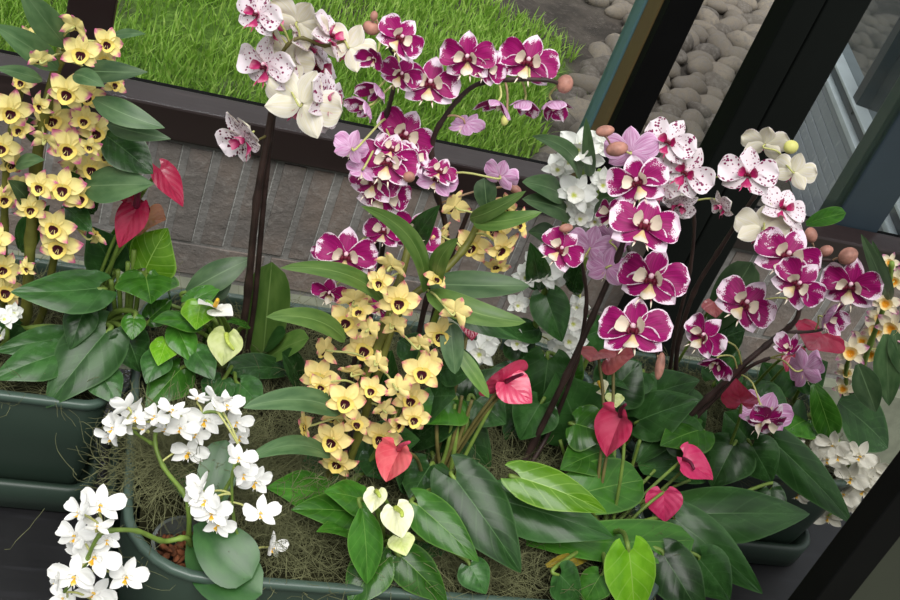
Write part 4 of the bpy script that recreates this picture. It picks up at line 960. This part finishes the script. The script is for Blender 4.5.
# --- purple moth orchid at far right
p = Plant('potted_moth_orchid', 'purple and white moth orchid at the right, flowers along a low arching brown stem', 'orchid', base(640, 478, .66), 1.02)
p.stem([p.b, (632, 468, .99), (672, 432, 1.0), (708, 398, 1.0), (742, 366, 1.0), (775, 338, 1.01), (797, 318, 1.01), (800, 290, 1.02), (812, 262, 1.03), (845, 262, 1.03)], .005, .002, M['stem_dark'])
p.stem([p.b + Vector((.012, .01, 0)), (645, 478, .99), (690, 424, 1.0), (720, 394, 1.0), (748, 368, .995), (770, 358, .99)], .0038, .002, M['stem_dark'], 'branch')
p.stem([(783, 332, 1.01), (820, 330, 1.02), (848, 312, 1.03)], .002, .0016, M['stem_dark'], 'branch')
F_ = p.flower
F_('purple', 787, 256, 72, -.05, .15, roll=8, Y=.99); F_('purple', 798, 284, 60, .05, -.1, roll=30, Y=.97); F_('purple', 745, 304, 66, -.15, .1, roll=20, Y=.98); F_('purple', 704, 336, 52, -.35, 0, roll=25, Y=.98); F_('half', 717, 362, 40, -.2, -.6, .5, roll=30, Y=.985)
F_('purple', 851, 286, 64, .1, .1, roll=-4, Y=1.02); F_('half', 826, 318, 48, .7, -.2, .6, roll=0, Y=1.0); F_('pinkpale', 803, 370, 54, .8, .1, -.5, roll=25, Y=.97); F_('pinkpale', 764, 414, 58, .1, .45, .7, roll=0, Y=.95); F_('purple', 766, 420, 50, .1, -.5, .7, roll=10, Y=.94); F_('half', 790, 350, 34, -.3, .6, .5, Y=.98)
p.bud(811, 235, 18, 15, 100, 'bud_pink', Y=1.02); p.bud(826, 251, 17, 13, 20, 'bud_pink', Y=1.02); p.bud(848, 256, 24, 19, 30, 'bud_pink', Y=1.02)
L = lambda *a, **k: p.leaf(*a, **dict(dict(mat='leaf_phal', shape='phal', zmin=.68, fold=.25, curl=0), **k))
L(640, 470, 700, 470, 44, Yb=1.02, Yt=1.0, mat='leaf_dark'); L(636, 462, 692, 402, 44, Yb=1.05, mat='leaf_dark')

# --- cream and pink dendrobium, far right
p = Plant('potted_dendrobium', 'cream dendrobium with orange lips and pink tips at the far right edge', 'orchid', bxy(1.035, 1.12), 1.1)
cane(p, [p.b, (850, 400, 1.11), (868, 350, 1.1), (886, 300, 1.1), (892, 262, 1.1)], .0045, .003, 'stem_green')
cane(p, [p.b + Vector((-.012, 0, 0)), (842, 405, 1.1), (846, 370, 1.1), (852, 350, 1.09)], .0035, .0025, 'stem_green')
L = lambda *a, **k: p.leaf(*a, **dict(dict(mat='leaf_grey', shape='strap', zmin=None, fold=.3, curl=0, fy=.2), **k))
L(886, 294, 861, 234, 13, Yb=1.07); L(886, 334, 889, 406, 24, Yb=1.07, shape='lance'); L(858, 364, 876, 412, 25, Yb=1.06, shape='lance'); L(890, 300, 872, 240, 10, Yb=1.08); L(894, 330, 902, 375, 18, Yb=1.07, shape='lance'); L(846, 386, 866, 420, 26, Yb=1.1, mat='leaf_dark', shape='lance')
for a in ((886, 302, 34), (877, 330, 36), (893, 327, 38), (851, 351, 38), (871, 352, 34), (853, 402, 32), (895, 280, 30), (844, 388, 26), (880, 316, 30), (862, 340, 28), (846, 372, 26), (897, 350, 28), (890, 262, 22)):
    p.flower('dc', *a)

# --- white mini moth orchid, right
p = Plant('potted_moth_orchid', 'ivory white mini moth orchid hanging behind a pointed dark leaf at lower right', 'orchid', bxy(.97, 1.08), 1.0)
p.stem([p.b, (800, 440, 1.06), (815, 426, 1.03), (838, 440, 1.01), (850, 470, 1.0), (846, 500, .99), (828, 516, .985)], .0024, .0014, M['stem_green'])
p.stem([p.b, (800, 452, 1.05), (792, 470, 1.02), (798, 492, 1.0)], .0018, .0012, M['stem_green'], 'branch')
for a in ((833, 445, 36), (827, 459, 34), (845, 463, 40), (860, 456, 36), (873, 468, 36), (834, 478, 40), (851, 478, 38), (864, 490, 36), (853, 505, 38), (844, 494, 36), (828, 516, 36), (798, 494, 30), (792, 440, 26), (838, 456, 30), (856, 470, 30), (840, 504, 30), (820, 450, 28), (868, 478, 28), (826, 490, 30)):
    p.flower('mini2', *a)
L = lambda *a, **k: p.leaf(*a, **dict(dict(mat='leaf_phal', shape='phal', zmin=None, fold=.25, curl=0), **k))
L(814, 384, 832, 438, 32, Yb=1.04, Yt=1.0, fy=.4, bow=.2, mat='leaf_mid'); L(800, 400, 796, 440, 24, Yb=1.05, mat='leaf_phal'); L(838, 402, 888, 448, 44, Yb=1.07, Yt=1.05, mat='leaf_dark', shape='lance')

# --- pink anthurium, centre
p = Plant('potted_anthurium', 'pink anthurium in the front trough centre, long stalks rising behind the biggest heart leaf', 'anthurium', base(436, 498), .9)
L = lambda *a, **k: p.leaf(*a, **dict(dict(mat='leaf_dark', stalk='stem_green', sr=.0024, zmin=.7), **k))
p.spathe(400, 450, 386, 482, 40, 'sp_coral', 'spadix_pink', 410, 442, Y=.84, fx=-.7, fy=.2, fold=.7, zmin=None, stalk='stem_bronze')
p.spathe(508, 385, 497, 372, 30, 'sp_pink', None, 0, 0, Y=.92, fx=-.4, fy=.5, zmin=None, stalk='stem_bronze')
p.spathe(506, 382, 532, 403, 38, 'sp_pink', 'spadix_dark', 523, 374, Y=.915, fx=.2, fy=.3, zmin=None, stalk='stem_bronze')
p.spathe(470, 318, 472, 341, 24, 'sp_red', None, 0, 0, Y=1.0, fx=.2, fy=.3, zmin=None, stalk='stem_bronze', label='small dark red spathe')
L(456, 480, 521, 573, 68, mat='leaf_dark', Yb=.83, Yt=.755, fy=.3, fold=.35, bow=.14); L(418, 505, 479, 562, 44, mat='leaf_mid', Yb=.80, Yt=.75, fy=.3); L(473, 404, 512, 368, 50, Yb=.97, Yt=1.0, fy=.1, fold=.2); L(468, 402, 440, 380, 50, Yb=.97, Yt=.99, fy=.1)
L(430, 440, 472, 420, 60, Yb=.96, fy=.1); L(452, 400, 424, 424, 46, Yb=.93, mat='leaf_mid'); L(476, 400, 506, 424, 46, Yb=.95, Yt=.93, mat='leaf_dark'); L(430, 466, 410, 500, 50, Yb=.88, Yt=.84); L(410, 470, 378, 452, 46, Yb=.9); L(446, 420, 490, 470, 60, Yb=.95, Yt=.93)
for q in ((462, 396), (472, 400), (455, 404), (437, 410), (498, 394)):
    p.stem([p.b + Vector((R.uniform(-.015, .015), R.uniform(-.01, .01), 0)), ((q[0] + 450) / 2 - 6, 450, .9), (q[0], q[1], .92)], .0024, .002, M[R.choice(['stem_green', 'stem_bronze'])], 'leaf_stalk', False, False)

# --- cream anthurium, front centre
p = Plant('potted_anthurium', 'small anthurium with cream white spathes and narrow glossy leaves at the bottom centre', 'anthurium', base(384, 540), .8)
L = lambda *a, **k: p.leaf(*a, **dict(dict(mat='leaf_mid', stalk='stem_green', sr=.002, zmin=.675), **k))
p.spathe(377, 493, 372, 513, 22, 'sp_cream', 'spadix_green', 380, 497, Y=.78, fx=-.3, fy=.1, fold=.6); p.spathe(394, 508, 402, 538, 36, 'sp_cream', 'spadix_green', 402, 517, Y=.77, fx=.7, fy=.3, fold=.3); p.spathe(400, 538, 406, 556, 26, 'sp_lime', None, 0, 0, Y=.77, fx=0, fy=.2)
L(326, 494, 266, 488, 40, mat='leaf_mid', Yb=.85, Yt=.83, fy=.4); L(352, 512, 291, 510, 34, mat='leaf_mid', Yb=.81, Yt=.8, fy=.5, fold=.4); L(364, 500, 324, 492, 34, mat='leaf_mid', Yb=.82, Yt=.81, fy=.5); L(352, 528, 316, 532, 22, mat='leaf_mid', Yb=.8, fy=.6)
L(362, 508, 367, 584, 34, mat='leaf_mid', Yb=.78, Yt=.74, fx=.3, fold=.6, shape='lance', fy=.1); L(386, 548, 350, 606, 46, mat='leaf_mid', Yb=.78, Yt=.735, fx=-.1, fold=.5, shape='lance', fy=.2); L(402, 557, 447, 603, 42, mat='leaf_bright' if False else 'leaf_mid', Yb=.77, Yt=.74, fy=.3); L(400, 560, 376, 598, 34, mat='leaf_dark', Yb=.79, Yt=.76)
L(420, 548, 432, 520, 40, mat='leaf_dark', Yb=.82, Yt=.85); L(470, 566, 486, 594, 34, mat='leaf_dark', Yb=.76, Yt=.74)

# --- pink anthurium, right, the big foreground leaves
p = Plant('potted_anthurium', 'pink anthurium at the right with several small heart spathes over large dark glossy leaves', 'anthurium', base(600, 540), .93)
L = lambda *a, **k: p.leaf(*a, **dict(dict(mat='leaf_dark', stalk='stem_green', sr=.0026, zmin=.69), **k))
p.spathe(622, 416, 607, 457, 38, 'sp_pink', 'spadix_dark', 626, 404, Y=.92, fx=-1.0, fy=.1, fold=.9, zmin=None, stalk='stem_green')
p.spathe(664, 492, 665, 522, 38, 'sp_hot', None, 0, 0, Y=.88, fx=-.1, fy=.3, zmin=None)
p.spathe(682, 460, 713, 480, 30, 'sp_hot', 'spadix_dark', 694, 470, Y=.93, fx=.3, fy=1.0, fold=.7, zmin=None)
p.spathe(741, 403, 736, 378, 19, 'sp_pink', None, 0, 0, Y=.97, fx=-.1, fy=.1, zmin=None, frm=atZ(720, 470, .66))
p.spathe(598, 352, 590, 362, 22, 'sp_dusty', None, 0, 0, Y=.99, fx=-.3, fy=.5, zmin=None, stalk='stem_bronze', label='dusty brownish pink spathe'); p.spathe(612, 356, 634, 356, 34, 'sp_dusty', None, 0, 0, Y=.99, fx=.2, fy=.4, zmin=None, stalk='stem_bronze')
p.spathe(822, 334, 808, 350, 46, 'sp_red', None, 0, 0, Y=1.06, fx=0, fy=.3, zmin=None, frm=bxy(.92, 1.1)); p.spathe(714, 302, 716, 318, 24, 'sp_dusty', None, 0, 0, Y=1.08, fx=0, fy=.3, zmin=None, frm=bxy(.80, 1.12)); p.spathe(796, 350, 786, 372, 24, 'sp_red', None, 0, 0, Y=1.03, zmin=None, frm=bxy(.9, 1.1))
L(521, 478, 607, 513, 42, mat='leaf_bright', Yb=.82, Yt=.79, fy=.4, fold=.3, bow=.15); L(508, 502, 614, 538, 58, Yb=.84, Yt=.80, fy=.3, shape='cordate'); L(578, 428, 556, 372, 74, Yb=.98, Yt=1.0, fy=.1, fold=.2); L(612, 392, 640, 362, 60, Yb=1.02, Yt=1.04, fy=.1)
L(629, 552, 634, 624, 46, mat='leaf_bright', Yb=.77, Yt=.735, fy=.2, fx=.2); L(690, 514, 810, 514, 50, Yb=.90, Yt=.885, fy=.35, bow=.14, side=.04); L(676, 520, 763, 594, 50, Yb=.88, Yt=.83, fy=.3, bow=.14); L(664, 556, 704, 622, 54, Yb=.83, Yt=.79, fy=.3)
L = lambda *a, **k: (lambda q: p.leaf(*a, **dict(dict(mat='leaf_dark', stalk='stem_green', sr=.0022, zmin=.69, frm=atZ(a[0] - 10 + q * 6, a[1] + 26, .66) if a[1] < 470 else None), **k)))(R.uniform(-1, 1))
L(733, 446, 712, 488, 58, Yb=.98, Yt=.95, fy=.3, mat='leaf_dark'); L(752, 446, 772, 482, 46, Yb=.98, Yt=.95, fy=.3); L(776, 444, 852, 524, 38, Yb=.98, Yt=.94, fy=.3, fx=.1, bow=.12); L(600, 452, 560, 470, 40, Yb=.93, Yt=.9, mat='leaf_mid'); L(576, 424, 610, 436, 50, Yb=.95, Yt=.93, mat='leaf_mid')
L(640, 420, 700, 400, 50, Yb=1.0, Yt=.99); L(650, 395, 700, 380, 44, Yb=1.05, Yt=1.04); L(700, 430, 660, 446, 40, Yb=.98, mat='leaf_mid'); L(700, 560, 730, 600, 46, Yb=.86, Yt=.83); L(590, 470, 620, 500, 46, Yb=.92, Yt=.89, mat='leaf_dark')
L(740, 410, 772, 382, 50, Yb=1.06, Yt=1.08); L(760, 400, 790, 420, 44, Yb=1.04, Yt=1.02); L(780, 396, 762, 362, 44, Yb=1.1, Yt=1.12); L(716, 380, 740, 350, 44, Yb=1.1, Yt=1.12); L(800, 380, 828, 362, 40, Yb=1.1, Yt=1.1); L(748, 440, 724, 412, 50, Yb=1.02, Yt=1.04); L(806, 420, 780, 436, 34, Yb=1.03, mat='leaf_mid')
L(555, 560, 596, 560, 26, mat='leaf_yellow', Yb=.83, Yt=.81, fy=.2, shape='lance', label=None) if False else L(546, 566, 592, 557, 12, mat='leaf_yellow', Yb=.83, Yt=.82, fy=.2, shape='lance', stalk=None)
L(560, 575, 580, 600, 34, Yb=.82, Yt=.80); L(600, 576, 584, 604, 34, Yb=.81, Yt=.79, mat='leaf_mid'); L(770, 490, 776, 530, 30, Yb=.97, Yt=.94); L(676, 430, 708, 452, 44, Yb=.98, Yt=.96); L(640, 372, 606, 384, 40, Yb=1.05); L(540, 404, 520, 440, 50, Yb=.98, Yt=.96, mat='leaf_dark')
for q in ((640, 440), (655, 470), (690, 480), (700, 455), (560, 440), (590, 446)):
    p.stem([p.b + Vector((R.uniform(-.02, .02), R.uniform(-.02, .02), 0)), ((q[0] + 600) / 2, 500, .92), (q[0], q[1], .95)], .0024, .002, M['stem_green'], 'leaf_stalk', False, False)
# broad dark leaves of an anthurium behind the stems
p = Plant('potted_anthurium', 'leafy anthurium with two tiny cream spathes behind the leaning stem in the middle right', 'anthurium', bxy(.66, 1.08), 1.06)
L = lambda *a, **k: p.leaf(*a, **dict(dict(mat='leaf_dark', stalk='stem_green', sr=.0026, zmin=None), **k))
p.spathe(600, 384, 604, 396, 13, 'sp_cream', 'spadix_yellow', 604, 392, Y=1.0, fx=-.2, fy=.2, zmin=None); p.spathe(614, 396, 616, 408, 14, 'sp_lime', None, 0, 0, Y=.99, fx=.2, fy=.3, zmin=None)
L(548, 360, 540, 420, 56, Yb=1.03, Yt=1.0, fy=.1); L(530, 400, 505, 440, 50, Yb=1.02, Yt=.99, fy=.1); L(600, 400, 590, 450, 56, Yb=1.03, Yt=1.0); L(560, 380, 580, 345, 40, Yb=1.06, Yt=1.08, mat='leaf_mid'); L(636, 390, 660, 420, 50, Yb=1.05, Yt=1.03); L(516, 372, 490, 402, 40, Yb=1.05, Yt=1.02); L(680, 400, 700, 440, 44, Yb=1.06, Yt=1.03, mat='leaf_dark')
L(600, 330, 570, 345, 36, Yb=1.09, Yt=1.1); L(516, 340, 530, 366, 34, Yb=1.07, Yt=1.05)
